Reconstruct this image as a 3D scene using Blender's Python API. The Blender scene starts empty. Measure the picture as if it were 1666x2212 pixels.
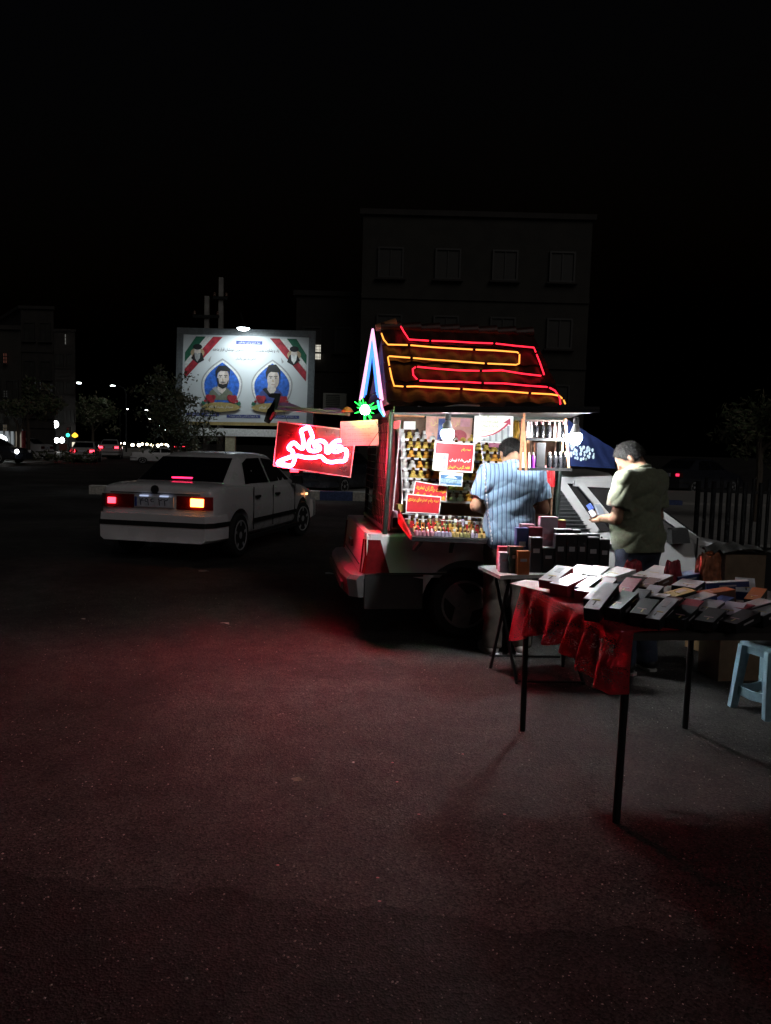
import bpy, bmesh, math, random
import numpy as np
from mathutils import Vector as V, Matrix

random.seed(7); np.random.seed(7)
SC = bpy.context.scene
COL = SC.collection
R = math.radians
PI = math.pi

# ---------------------------------------------------------------- camera
F, CX, CY, H = 1662.0, 833.0, 1106.0, 1.55      # the photo read at 1666 x 2212
PITCH, ROLL = R(4.815), R(1.5)
CAM = V((0, 0, H))
_fw = V((0, math.cos(PITCH), -math.sin(PITCH)))
_r0, _u0 = V((1, 0, 0)), V((0, math.sin(PITCH), math.cos(PITCH)))
_rt = _r0 * math.cos(ROLL) + _u0 * math.sin(ROLL)
_up = -_r0 * math.sin(ROLL) + _u0 * math.cos(ROLL)
cd = bpy.data.cameras.new('camera'); cam = bpy.data.objects.new('camera', cd); COL.objects.link(cam)
cd.sensor_fit = 'VERTICAL'; cd.sensor_height = 36; cd.lens = F / 2212 * 36
cd.clip_start = 0.05; cd.clip_end = 2000
cam.matrix_world = Matrix(((_rt.x, _up.x, -_fw.x, 0), (_rt.y, _up.y, -_fw.y, 0), (_rt.z, _up.z, -_fw.z, H), (0, 0, 0, 1)))
SC.camera = cam

# ---------------------------------------------------------------- sky and ambient light
w = bpy.data.worlds.new('World'); SC.world = w; w.use_nodes = True
nt = w.node_tree; bg = nt.nodes['Background']
sky = nt.nodes.new('ShaderNodeTexSky'); sky.sky_type = 'NISHITA'; sky.sun_disc = False
sky.sun_elevation = R(-4.5); sky.sun_rotation = R(200)
nt.links.new(sky.outputs[0], bg.inputs[0]); bg.inputs[1].default_value = 0.12
sl = bpy.data.lights.new('sun', 'SUN'); sl.energy = 0.2; sl.angle = R(40); sl.color = (1, 0.94, 0.9)
so = bpy.data.objects.new('sun', sl); COL.objects.link(so)
so.rotation_euler = (R(54), 0, R(28))

SC.view_settings.view_transform = 'Standard'
SC.view_settings.look = 'None'
SC.view_settings.exposure = 0.0
SC.view_settings.gamma = 1.0
SC.render.engine = 'CYCLES'
cy = SC.cycles
cy.use_denoising = True
cy.use_adaptive_sampling = True; cy.adaptive_threshold = 0.012
cy.sample_clamp_indirect = 4.0; cy.sample_clamp_direct = 0
cy.max_bounces = 6; cy.diffuse_bounces = 3; cy.glossy_bounces = 3; cy.transmission_bounces = 4; cy.transparent_max_bounces = 12
cy.caustics_reflective = False; cy.caustics_refractive = False
cy.use_light_tree = True

# ---------------------------------------------------------------- pixel helpers (a pixel gives a direction; a plane gives the distance)
def ray(px, py): return _fw + _rt * ((px - CX) / F) - _up * ((py - CY) / F)
def at(px, py, Y):
    d = ray(px, py); return CAM + d * (Y / d.y)
def gnd(px, py, z=0.0):
    d = ray(px, py); return CAM + d * ((z - H) / d.z)
TO, TA = V((0.67, 6.17, 0)), R(8)               # the pickup: below its rear axle on the near flank, heading
EX, EY = V((math.cos(TA), math.sin(TA), 0)), V((-math.sin(TA), math.cos(TA), 0))
def TW(t, d, z): return TO + EX * t + EY * d + V((0, 0, z))
def loc_of(p):
    q = p - TO; return V((q.dot(EX), q.dot(EY), p.z))
def hitp(px, py, p0, n):
    d = ray(px, py); return CAM + d * ((p0 - CAM).dot(n) / d.dot(n))
def tk(px, py, d): return loc_of(hitp(px, py, TO + EY * d, EY))        # truck coordinates on the plane d = const
def tkx(px, py, t): return loc_of(hitp(px, py, TO + EX * t, EX))       # ... on the plane t = const
def z1(x, y): return ((840 + x / 2.38) / 1.1525, (780 + y / 2.38) / 1.1525)

# ---------------------------------------------------------------- mesh helpers
class MB:
    def __init__(s): s.v, s.f, s.m = [], [], []
    def add(s, vs, fs, m=0):
        b = len(s.v); s.v += [tuple(p) for p in vs]; s.f += [tuple(i + b for i in f) for f in fs]; s.m += [m] * len(fs); return s
    def box(s, c, size, rot=None, m=0, taper=1.0):
        x, y, z = size[0] / 2, size[1] / 2, size[2] / 2
        P = [V((sx * x * (taper if sz > 0 else 1), sy * y * (taper if sz > 0 else 1), sz * z)) for sz in (-1, 1) for sy in (-1, 1) for sx in (-1, 1)]
        if rot is not None: P = [rot @ p for p in P]
        c = V(c); P = [p + c for p in P]
        return s.add(P, [(0, 2, 3, 1), (4, 5, 7, 6), (0, 1, 5, 4), (2, 6, 7, 3), (0, 4, 6, 2), (1, 3, 7, 5)], m)
    def hexa(s, b, t, m=0):          # bottom 4 + top 4 points in the same order
        return s.add(list(b) + list(t), [(3, 2, 1, 0), (4, 5, 6, 7), (0, 1, 5, 4), (1, 2, 6, 5), (2, 3, 7, 6), (3, 0, 4, 7)], m)
    def beam(s, a, b, wx, wy, upv=V((0, 0, 1)), m=0):
        a, b = V(a), V(b); d = (b - a).normalized()
        if abs(d.dot(upv)) > 0.98: upv = V((0, 1, 0))
        x = d.cross(upv).normalized(); y = x.cross(d)
        q = lambda p: [p - x * wx / 2 - y * wy / 2, p + x * wx / 2 - y * wy / 2, p + x * wx / 2 + y * wy / 2, p - x * wx / 2 + y * wy / 2]
        return s.hexa(q(a), q(b), m)
    def tube(s, pts, r, n=8, m=0, closed=False, cap=True):
        pts = [V(p) for p in pts]; k = len(pts); rs = r if isinstance(r, (list, tuple)) else [r] * k
        vs, fs = [], []; prev = None
        for i, p in enumerate(pts):
            if closed: d = pts[(i + 1) % k] - pts[i - 1]
            else: d = pts[min(i + 1, k - 1)] - pts[max(i - 1, 0)]
            d = d.normalized() if d.length > 1e-9 else V((0, 0, 1))
            if prev is None:
                x = d.orthogonal().normalized()
            else:
                x = prev - d * prev.dot(d); x = x.normalized() if x.length > 1e-6 else d.orthogonal().normalized()
            prev = x; y = d.cross(x)
            for j in range(n):
                a = 2 * PI * j / n; vs.append(p + (x * math.cos(a) + y * math.sin(a)) * rs[i])
        for i in range(k if closed else k - 1):
            i2 = (i + 1) % k
            for j in range(n): fs.append((i * n + j, i * n + (j + 1) % n, i2 * n + (j + 1) % n, i2 * n + j))
        if cap and not closed:
            fs.append(tuple(range(n))[::-1]); fs.append(tuple((k - 1) * n + j for j in range(n)))
        return s.add(vs, fs, m)
    def lathe(s, prof, n=16, c=(0, 0, 0), axis='z', m=0):
        vs, fs = [], []; c = V(c)
        for (r, h) in prof:
            for j in range(n):
                a = 2 * PI * j / n; x, y = r * math.cos(a), r * math.sin(a)
                vs.append(c + (V((x, y, h)) if axis == 'z' else V((x, h, y)) if axis == 'y' else V((h, x, y))))
        for i in range(len(prof) - 1):
            for j in range(n):
                q = (i * n + j, i * n + (j + 1) % n, (i + 1) * n + (j + 1) % n, (i + 1) * n + j)
                fs.append(q if axis != 'y' else q[::-1])
        fs.append(tuple(range(n))[::-1] if axis != 'y' else tuple(range(n)))
        e = tuple((len(prof) - 1) * n + j for j in range(n)); fs.append(e if axis != 'y' else e[::-1])
        return s.add(vs, fs, m)
    def poly(s, pts, nrm=None, th=0.0, m=0):     # flat polygon, extruded by th along nrm
        pts = [V(p) for p in pts]; k = len(pts)
        if th == 0: return s.add(pts, [tuple(range(k))], m)
        o = V(nrm) * th
        return s.add(pts + [p + o for p in pts], [tuple(range(k))[::-1], tuple(range(k, 2 * k))] + [(i, (i + 1) % k, k + (i + 1) % k, k + i) for i in range(k)], m)
    def grid(s, fn, nu, nv, m=0):
        vs = [fn(i / nu, j / nv) for j in range(nv + 1) for i in range(nu + 1)]
        fs = [(j * (nu + 1) + i, j * (nu + 1) + i + 1, (j + 1) * (nu + 1) + i + 1, (j + 1) * (nu + 1) + i) for j in range(nv) for i in range(nu)]
        return s.add(vs, fs, m)
    def mesh(s, name, mats, smooth=None, off=None):
        me = bpy.data.meshes.new(name)
        vs = s.v if off is None else [(p[0] - off[0], p[1] - off[1], p[2] - off[2]) for p in s.v]
        me.from_pydata(vs, [], s.f)
        for mt in (mats if isinstance(mats, (list, tuple)) else [mats]): me.materials.append(mt)
        me.polygons.foreach_set('material_index', s.m)
        if smooth is not None: smooth_by(me, smooth)
        me.update(); return me
    def build(s, name, mats, parent=None, smooth=None, world=False, **tags):
        off = None
        if world and parent is not None: off = wloc(parent)
        o = bpy.data.objects.new(name, s.mesh(name, mats, smooth, off)); COL.objects.link(o)
        if parent is not None: o.parent = parent
        return tag(o, **tags)

def smooth_by(me, deg):
    bm = bmesh.new(); bm.from_mesh(me); bmesh.ops.recalc_face_normals(bm, faces=bm.faces)
    for f in bm.faces: f.smooth = True
    for e in bm.edges:
        if len(e.link_faces) == 2 and e.calc_face_angle(0) > R(deg): e.smooth = False
    bm.to_mesh(me); bm.free()
def wloc(o):
    p = V((0, 0, 0))
    while o is not None: p = p + o.location; o = o.parent
    return p
def tag(o, label=None, cat=None, group=None, kind=None):
    if label: o['label'] = label
    if cat: o['category'] = cat
    if group: o['group'] = group
    if kind: o['kind'] = kind
    return o
def thing(name, label, cat, loc=(0, 0, 0), rz=0.0, group=None):
    o = bpy.data.objects.new(name, None); COL.objects.link(o); o.location = loc; o.rotation_euler = (0, 0, rz)
    o.empty_display_size = 0.1
    return tag(o, label, cat, group)
def obj(name, me, parent=None, loc=(0, 0, 0), rz=0.0, **tags):
    o = bpy.data.objects.new(name, me); COL.objects.link(o); o.location = loc; o.rotation_euler = (0, 0, rz)
    if parent is not None: o.parent = parent
    return tag(o, **tags)

# ---------------------------------------------------------------- materials
_mats = {}
def M(name, col, rough=0.6, metal=0.0, var=0.18, scale=18.0, bump=0.0, bscale=None, coat=0.0, spec=0.5, sheen=0.0):
    if name in _mats: return _mats[name]
    m = bpy.data.materials.new(name); m.use_nodes = True; n = m.node_tree; b = n.nodes['Principled BSDF']
    tc = n.nodes.new('ShaderNodeTexCoord'); nz = n.nodes.new('ShaderNodeTexNoise'); nz.inputs['Scale'].default_value = scale; nz.inputs['Detail'].default_value = 5
    n.links.new(tc.outputs['Object'], nz.inputs['Vector'])
    rp = n.nodes.new('ShaderNodeValToRGB'); rp.color_ramp.elements[0].position = 0.3; rp.color_ramp.elements[1].position = 0.72
    rp.color_ramp.elements[0].color = tuple(c * (1 - var) for c in col) + (1,)
    rp.color_ramp.elements[1].color = tuple(min(1, c * (1 + var)) for c in col) + (1,)
    n.links.new(nz.outputs['Fac'], rp.inputs[0]); n.links.new(rp.outputs[0], b.inputs['Base Color'])
    rm = n.nodes.new('ShaderNodeMapRange'); rm.inputs['To Min'].default_value = max(0.02, rough - 0.1); rm.inputs['To Max'].default_value = min(1, rough + 0.1)
    n.links.new(nz.outputs['Fac'], rm.inputs[0]); n.links.new(rm.outputs[0], b.inputs['Roughness'])
    b.inputs['Metallic'].default_value = metal; b.inputs['Coat Weight'].default_value = coat; b.inputs['Specular IOR Level'].default_value = spec
    b.inputs['Sheen Weight'].default_value = sheen
    if bump:
        nb = n.nodes.new('ShaderNodeTexNoise'); nb.inputs['Scale'].default_value = bscale or scale * 3; nb.inputs['Detail'].default_value = 4
        n.links.new(tc.outputs['Object'], nb.inputs['Vector'])
        bp = n.nodes.new('ShaderNodeBump'); bp.inputs['Strength'].default_value = bump; bp.inputs['Distance'].default_value = 0.01
        n.links.new(nb.outputs['Fac'], bp.inputs['Height']); n.links.new(bp.outputs[0], b.inputs['Normal'])
    _mats[name] = m; return m
def EM(name, col, strength):
    if name in _mats: return _mats[name]
    m = bpy.data.materials.new(name); m.use_nodes = True; n = m.node_tree
    n.nodes.remove(n.nodes['Principled BSDF']); e = n.nodes.new('ShaderNodeEmission'); out = n.nodes['Material Output']
    nz = n.nodes.new('ShaderNodeTexNoise'); nz.inputs['Scale'].default_value = 30
    mr = n.nodes.new('ShaderNodeMapRange'); mr.inputs['To Min'].default_value = strength * 0.85; mr.inputs['To Max'].default_value = strength * 1.15
    n.links.new(nz.outputs['Fac'], mr.inputs[0]); n.links.new(mr.outputs[0], e.inputs['Strength'])
    e.inputs['Color'].default_value = (*col, 1); n.links.new(e.outputs[0], out.inputs[0]); _mats[name] = m; return m
def GL(name, tint, alpha, rough=0.05):           # thin clear plastic / glass: part see-through, part glossy
    if name in _mats: return _mats[name]
    m = M(name, tint, rough, var=0.1); b = m.node_tree.nodes['Principled BSDF']; b.inputs['Alpha'].default_value = alpha; return m
# ---------------------------------------------------------------- Persian lettering: joined letter forms, set right to left
_AR = {}
def _row(ch, start, n): _AR[ch] = tuple(start + i for i in range(n))
for ch, st, n in (('ا', 0xFE8D, 2), ('ب', 0xFE8F, 4), ('ت', 0xFE95, 4), ('ث', 0xFE99, 4), ('ج', 0xFE9D, 4), ('ح', 0xFEA1, 4), ('خ', 0xFEA5, 4),
                  ('د', 0xFEA9, 2), ('ذ', 0xFEAB, 2), ('ر', 0xFEAD, 2), ('ز', 0xFEAF, 2), ('س', 0xFEB1, 4), ('ش', 0xFEB5, 4), ('ص', 0xFEB9, 4),
                  ('ض', 0xFEBD, 4), ('ط', 0xFEC1, 4), ('ظ', 0xFEC5, 4), ('ع', 0xFEC9, 4), ('غ', 0xFECD, 4), ('ف', 0xFED1, 4), ('ق', 0xFED5, 4),
                  ('ل', 0xFEDD, 4), ('م', 0xFEE1, 4), ('ن', 0xFEE5, 4), ('ه', 0xFEE9, 4), ('و', 0xFEED, 2), ('پ', 0xFB56, 4), ('چ', 0xFB7A, 4),
                  ('ژ', 0xFB8A, 2), ('ک', 0xFB8E, 4), ('گ', 0xFB92, 4), ('ی', 0xFBFC, 4)): _row(ch, st, n)
def shape(s):
    out = []
    for i, c in enumerate(s):
        if c not in _AR: out.append(c); continue
        pv = i > 0 and s[i - 1] in _AR and len(_AR[s[i - 1]]) == 4
        nx = i + 1 < len(s) and s[i + 1] in _AR and len(_AR[c]) == 4
        f = _AR[c]; out.append(chr(f[3] if pv and nx else f[1] if pv else f[2] if nx else f[0]))
    # right to left, digit runs kept in reading order
    r, run = [], []
    for c in out:
        if c in '۰۱۲۳۴۵۶۷۸۹/': run.append(c)
        else:
            if run: r.append(''.join(run)); run = []
            r.append(c)
    if run: r.append(''.join(run))
    return ''.join(reversed(r))
def text_pts(s, bold=0.0):
    c = bpy.data.curves.new('lettering', 'FONT'); c.body = shape(s); c.align_x = 'CENTER'; c.align_y = 'CENTER'; c.offset = bold; c.resolution_u = 3
    o = bpy.data.objects.new('lettering', c); COL.objects.link(o)
    me = bpy.data.meshes.new_from_object(o.evaluated_get(bpy.context.evaluated_depsgraph_get()))
    vs = [v.co.copy() for v in me.vertices]; fs = [tuple(p.vertices) for p in me.polygons]
    bpy.data.objects.remove(o); bpy.data.curves.remove(c); bpy.data.meshes.remove(me)
    xs = [v.x for v in vs]; ys = [v.y for v in vs]; cx, cy_ = (min(xs) + max(xs)) / 2, (min(ys) + max(ys)) / 2
    return [V((v.x - cx, v.y - cy_, 0)) for v in vs], fs, max(xs) - min(xs), max(ys) - min(ys)

class Panel:
    """a flat rectangle in space given by four world corners (tl, tr, br, bl); uv run 0..1 from bottom left"""
    def __init__(s, tl, tr, br, bl):
        s.tl, s.tr, s.br, s.bl = V(tl), V(tr), V(br), V(bl)
        s.n = (s.br - s.bl).cross(s.tl - s.bl).normalized()
        s.w = ((s.tr - s.tl).length + (s.br - s.bl).length) / 2; s.h = ((s.tl - s.bl).length + (s.tr - s.br).length) / 2
    def p(s, u, v, o=0.0):
        a = s.bl.lerp(s.br, u); b = s.tl.lerp(s.tr, u); return a.lerp(b, v) + s.n * o
    def slab(s, th): return MB().hexa([s.p(0, 0, -th), s.p(1, 0, -th), s.p(1, 1, -th), s.p(0, 1, -th)], [s.p(0, 0), s.p(1, 0), s.p(1, 1), s.p(0, 1)])
    def patch(s, uv, o): return MB().poly([s.p(u, v, o) for u, v in uv], s.n, 0.0006)
    def rect(s, u0, v0, u1, v1, o): return s.patch([(u0, v0), (u1, v0), (u1, v1), (u0, v1)], o)
    def ell(s, cu, cv, ru, rv, o, n=24, a0=0, a1=2 * PI): return s.patch([(cu + ru * math.cos(a0 + (a1 - a0) * i / n), cv + rv * math.sin(a0 + (a1 - a0) * i / n)) for i in range(n)], o)
    def text(s, st, cu, cv, wu, o, bold=0.0, hmax=None, rot=0.0):
        vs, fs, tw, thh = text_pts(st, bold); k = wu * s.w / tw
        ky = k if hmax is None else min(k * 1.35, hmax * s.h / thh)
        if hmax is None: ky = k
        cr, sr = math.cos(rot), math.sin(rot)
        P = []
        for v in vs:
            x, y = v.x * k, v.y * ky; x, y = x * cr - y * sr, x * sr + y * cr
            P.append(s.p(cu + x / s.w, cv + y / s.h, o))
        return MB().add(P, fs)

# ---------------------------------------------------------------- smooth bodies from blended distance fields (surface nets)
def sdf_mesh(fn, lo, hi, res):
    lo, hi = np.array(lo, float), np.array(hi, float); n = np.ceil((hi - lo) / res).astype(int) + 1
    ax = [lo[i] + res * np.arange(n[i]) for i in range(3)]
    X, Y, Z = np.meshgrid(*ax, indexing='ij'); f = fn(X.astype(np.float32), Y.astype(np.float32), Z.astype(np.float32)); ins = f < 0
    c = np.zeros(tuple(n - 1), int)
    for a in (0, 1):
        for b in (0, 1):
            for d in (0, 1): c += ins[a:n[0] - 1 + a, b:n[1] - 1 + b, d:n[2] - 1 + d]
    act = (c > 0) & (c < 8); idx = -np.ones(act.shape, int); cells = np.argwhere(act); idx[act] = np.arange(len(cells))
    acc = np.zeros((len(cells), 3)); cnt = np.zeros(len(cells))
    cor = [(a, b, d) for a in (0, 1) for b in (0, 1) for d in (0, 1)]
    for i, p in enumerate(cor):
        for q in cor[i + 1:]:
            if sum(abs(p[k] - q[k]) for k in range(3)) != 1: continue
            A = f[cells[:, 0] + p[0], cells[:, 1] + p[1], cells[:, 2] + p[2]]; B = f[cells[:, 0] + q[0], cells[:, 1] + q[1], cells[:, 2] + q[2]]
            s = (A < 0) != (B < 0); t = np.where(s, A / np.where(s, A - B, 1), 0)
            P = np.array(p)[None] + (np.array(q) - np.array(p))[None] * t[:, None]
            acc[s] += P[s]; cnt[s] += 1
    vs = lo + (cells + acc / cnt[:, None]) * res
    faces = []
    for ax_ in range(3):
        sl0 = [slice(None)] * 3; sl1 = [slice(None)] * 3; sl0[ax_] = slice(0, n[ax_] - 1); sl1[ax_] = slice(1, n[ax_])
        e = ins[tuple(sl0)] != ins[tuple(sl1)]; E_ = np.argwhere(e); o = [k for k in range(3) if k != ax_]
        ok = np.all([(E_[:, k] > 0) & (E_[:, k] < n[k] - 1) for k in o], axis=0); E_ = E_[ok]
        flip = ins[tuple(E_.T)]
        q = []
        for da, db in ((0, 0), (1, 0), (1, 1), (0, 1)):
            C = E_.copy(); C[:, o[0]] -= da; C[:, o[1]] -= db; q.append(idx[tuple(C.T)])
        q = np.stack(q, 1); fl = flip if ax_ != 1 else ~flip
        q[~fl] = q[~fl][:, ::-1]; faces.append(q)
    fa = np.concatenate(faces)
    return vs, fa
def np_mesh(name, parts, mat, smooth=True):
    me = bpy.data.meshes.new(name); vs, fs, b = [], [], 0
    for v, f in parts: vs.append(v); fs.append(f + b); b += len(v)
    me.from_pydata(np.concatenate(vs).tolist(), [], np.concatenate(fs).tolist()); me.materials.append(mat)
    bm = bmesh.new(); bm.from_mesh(me); bmesh.ops.recalc_face_normals(bm, faces=bm.faces)
    for f in bm.faces: f.smooth = smooth
    bm.to_mesh(me); bm.free(); return me
def cone(X, Y, Z, a, b, ra, rb, sy=1.0):        # round cone from a to b
    a, b = np.array(a, float), np.array(b, float); d = b - a; L = d @ d
    px, py, pz = X - a[0], Y - a[1], Z - a[2]; t = np.clip((px * d[0] + py * d[1] + pz * d[2]) / L, 0, 1)
    return np.sqrt((px - t * d[0]) ** 2 + ((py - t * d[1]) * sy) ** 2 + (pz - t * d[2]) ** 2) - (ra + (rb - ra) * t)
def ell(X, Y, Z, c, r, ax=None):
    px, py, pz = X - c[0], Y - c[1], Z - c[2]
    if ax is not None:
        A = np.array(ax); px, py, pz = (A[0][0] * px + A[0][1] * py + A[0][2] * pz, A[1][0] * px + A[1][1] * py + A[1][2] * pz, A[2][0] * px + A[2][1] * py + A[2][2] * pz)
    k0 = np.sqrt((px / r[0]) ** 2 + (py / r[1]) ** 2 + (pz / r[2]) ** 2) + 1e-6; k1 = np.sqrt((px / r[0] ** 2) ** 2 + (py / r[1] ** 2) ** 2 + (pz / r[2] ** 2) ** 2) + 1e-6
    return k0 * (k0 - 1) / k1
def smin(a, b, k):
    h = np.clip(0.5 + 0.5 * (b - a) / k, 0, 1); return b + (a - b) * h - k * h * (1 - h)

# ---------------------------------------------------------------- foliage
def crown_mesh(name, blobs, n, size, mats, seed=1):
    rg = np.random.RandomState(seed); mb = MB(); vol = [b[1][0] * b[1][1] * b[1][2] for b in blobs]; tot = sum(vol)
    for (c, r), vv in zip(blobs, vol):
        k = int(n * vv / tot); cl = [(rg.normal(size=3) * 0.45) for _ in range(max(3, k // 45))]
        for _ in range(k):
            q = cl[rg.randint(len(cl))] + rg.normal(size=3) * 0.17
            p = V((c[0] + q[0] * r[0], c[1] + q[1] * r[1], c[2] + q[2] * r[2]))
            a = V(rg.normal(size=3)).normalized(); b = a.orthogonal().normalized(); s_ = size * (0.6 + 0.8 * rg.rand())
            mb.add([p - a * s_, p + b * s_ * 0.45, p + a * s_, p - b * s_ * 0.45], [(0, 1, 2, 3)], rg.randint(len(mats)))
    return mb.mesh(name, mats)
def tree(label, loc, h, blobs, n, size, mats, bark, seed=1, group=None):
    t = thing('street_tree', label, 'tree', loc, group=group)
    rg = random.Random(seed); mb = MB()
    mb.tube([(0, 0, -0.05), (0.03, 0.02, h * 0.35), (-0.04, 0.03, h * 0.6)], [h * 0.028, h * 0.022, h * 0.014], 8)
    for c, r in blobs:
        b0 = V((0, 0, h * rg.uniform(0.3, 0.55))); e = V(c); mb.tube([b0, b0.lerp(e, 0.5) + V((rg.uniform(-.1, .1), rg.uniform(-.1, .1), 0.05)), e], [h * 0.012, h * 0.008, h * 0.003], 6)
    mb.build('trunk', bark, t, 40); obj('crown', crown_mesh('crown', blobs, n, size, mats, seed), t)
    return t
# ================================================================ THE SETTING
def asphalt(name, base, wear):
    m = bpy.data.materials.new(name); m.use_nodes = True; n = m.node_tree; b = n.nodes['Principled BSDF']; L = n.links.new
    N = n.nodes.new; tc = N('ShaderNodeTexCoord')
    def noise(sc, det=6, dist=0.0, rough=0.6):
        q = N('ShaderNodeTexNoise'); q.inputs['Scale'].default_value = sc; q.inputs['Detail'].default_value = det; q.inputs['Distortion'].default_value = dist; q.inputs['Roughness'].default_value = rough
        L(tc.outputs['Object'], q.inputs['Vector']); return q
    def ramp(src, p0, c0, p1, c1):
        r = N('ShaderNodeValToRGB'); r.color_ramp.elements[0].position = p0; r.color_ramp.elements[1].position = p1
        r.color_ramp.elements[0].color = (*[c0] * 3, 1); r.color_ramp.elements[1].color = (*[c1] * 3, 1); L(src, r.inputs[0]); return r
    def mul(a, bb, f=1.0):
        x = N('ShaderNodeMix'); x.data_type = 'RGBA'; x.blend_type = 'MULTIPLY'; x.inputs['Factor'].default_value = f; L(a, x.inputs[6]); L(bb, x.inputs[7]); return x.outputs[2]
    vor = N('ShaderNodeTexVoronoi'); vor.inputs['Scale'].default_value = 120; L(tc.outputs['Object'], vor.inputs['Vector'])
    stone = ramp(vor.outputs['Color'], 0.12, 0.30, 0.97, 2.3)
    big = ramp(noise(0.45, 5, 0.6).outputs['Fac'], 0.34, 0.42, 0.66, 1.25)
    mid = ramp(noise(5.0, 8).outputs['Fac'], 0.3, 0.7, 0.7, 1.25)
    fine = ramp(noise(220.0, 3).outputs['Fac'], 0.3, 0.45, 0.74, 1.75)
    # cracks: a warped cell boundary, broken up by a large mask
    wp = noise(1.3, 5); mx = N('ShaderNodeMix'); mx.data_type = 'RGBA'; mx.inputs['Factor'].default_value = 0.35
    L(tc.outputs['Object'], mx.inputs[6]); L(wp.outputs['Color'], mx.inputs[7])
    cv = N('ShaderNodeTexVoronoi'); cv.feature = 'DISTANCE_TO_EDGE'; cv.inputs['Scale'].default_value = 0.55; L(mx.outputs[2], cv.inputs['Vector'])
    cr = ramp(cv.outputs['Distance'], 0.0005, 0.45, 0.004, 1.0)
    rgb = N('ShaderNodeRGB'); rgb.outputs[0].default_value = (*base, 1)
    col = mul(mul(mul(mul(mul(rgb.outputs[0], stone.outputs[0], 0.8), big.outputs[0]), mid.outputs[0]), fine.outputs[0]), cr.outputs[0], 0.3)
    L(col, b.inputs['Base Color'])
    rr = ramp(noise(9.0, 6).outputs['Fac'], 0.3, wear, 0.75, 0.9); L(rr.outputs[0], b.inputs['Roughness'])
    h1 = N('ShaderNodeMath'); h1.operation = 'ADD'; L(vor.outputs['Distance'], h1.inputs[0]); L(noise(160, 4).outputs['Fac'], h1.inputs[1])
    bp = N('ShaderNodeBump'); bp.inputs['Strength'].default_value = 0.3; bp.inputs['Distance'].default_value = 0.012; L(h1.outputs[0], bp.inputs['Height'])
    b2 = N('ShaderNodeBump'); b2.inputs['Strength'].default_value = 0.2; b2.inputs['Distance'].default_value = 0.05; L(noise(2.2, 6).outputs['Fac'], b2.inputs['Height']); L(bp.outputs[0], b2.inputs['Normal'])
    b3 = N('ShaderNodeBump'); b3.inputs['Strength'].default_value = 0.12; b3.inputs['Distance'].default_value = 0.01; L(cr.outputs[0], b3.inputs['Height']); L(b2.outputs[0], b3.inputs['Normal'])
    L(b3.outputs[0], b.inputs['Normal']); b.inputs['Specular IOR Level'].default_value = 0.12
    return m
ASPH = asphalt('asphalt', (0.040, 0.0375, 0.035), 0.8)
ASPH2 = asphalt('shade_toned_asphalt', (0.0225, 0.0215, 0.0205), 0.8)  # asphalt past the seam, foreground shade put into its darker colour
CONC = M('concrete', (0.30, 0.29, 0.27), 0.85, bump=0.3, scale=6)
DARKSTEEL = M('dark_steel', (0.03, 0.033, 0.033), 0.45, 0.6)
BLACKM = M('black_metal', (0.012, 0.012, 0.013), 0.5, 0.3)
WALLM = M('render_wall', (0.032, 0.03, 0.025), 0.9, scale=1.2, var=0.3, bump=0.2)
WALLD = M('dark_brick_wall', (0.032, 0.028, 0.025), 0.9, scale=2.0, var=0.3, bump=0.3)
PANE = M('curtained_window_glass', (0.022, 0.021, 0.018), 0.6, var=.4, scale=2)
FRM = M('window_frame_metal', (0.028, 0.027, 0.024), 0.5)
BARK = M('bark', (0.10, 0.08, 0.06), 0.9, bump=0.6, scale=12)
LEAF = [M('leaf_olive', (0.075, 0.085, 0.04), 0.6), M('leaf_dry', (0.11, 0.10, 0.06), 0.6), M('leaf_green', (0.05, 0.075, 0.03), 0.55)]

g = MB().add([(-400, -30, 0), (400, -30, 0), (400, 800, 0), (-400, 800, 0)], [(0, 1, 2, 3)])
g.build('road', ASPH, kind='structure')
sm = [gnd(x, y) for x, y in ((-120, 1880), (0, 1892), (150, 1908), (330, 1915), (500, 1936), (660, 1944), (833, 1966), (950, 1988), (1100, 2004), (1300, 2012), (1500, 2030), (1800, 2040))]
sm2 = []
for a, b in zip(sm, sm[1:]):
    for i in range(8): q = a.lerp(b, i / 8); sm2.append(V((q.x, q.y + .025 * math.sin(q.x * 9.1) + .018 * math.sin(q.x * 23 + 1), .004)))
MB().add([(p_.x, p_.y, .004) for p_ in sm2] + [(p_.x, -6, .004) for p_ in sm2], [(i, len(sm2) + i, len(sm2) + i + 1, i + 1) for i in range(len(sm2) - 1)]).build('shade_toned_road_patch', ASPH2, kind='structure')  # sheet from the road seam towards the camera, its tone imitating light falloff

# loose chips and dust on the asphalt, too many to count
mb = MB(); rg = random.Random(3)
for i in range(6500):
    y = 1.3 + 6.5 * rg.random() ** 1.6; x = rg.uniform(-0.62, 0.62) * y; s_ = rg.choice([1, 1, 1, 1.6, 2.2]) * rg.uniform(0.0012, 0.0026)
    a = rg.uniform(0, PI); ca, sa = math.cos(a) * s_, math.sin(a) * s_; k = rg.uniform(0.5, 1.0)
    mb.add([(x + ca, y + sa, 0.0045), (x - sa * k, y + ca * k, 0.0045), (x - ca, y - sa, 0.0045), (x + sa * k, y - ca * k, 0.0045), (x + ca * .2, y, 0.0045 + s_ * 0.7)], [(0, 1, 4), (1, 2, 4), (2, 3, 4), (3, 0, 4)])
mb.build('gravel', M('stone_chip', (0.33, 0.31, 0.28), 0.5, var=0.5, scale=3), label='loose stone chips strewn over the asphalt', cat='gravel', kind='stuff')

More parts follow.
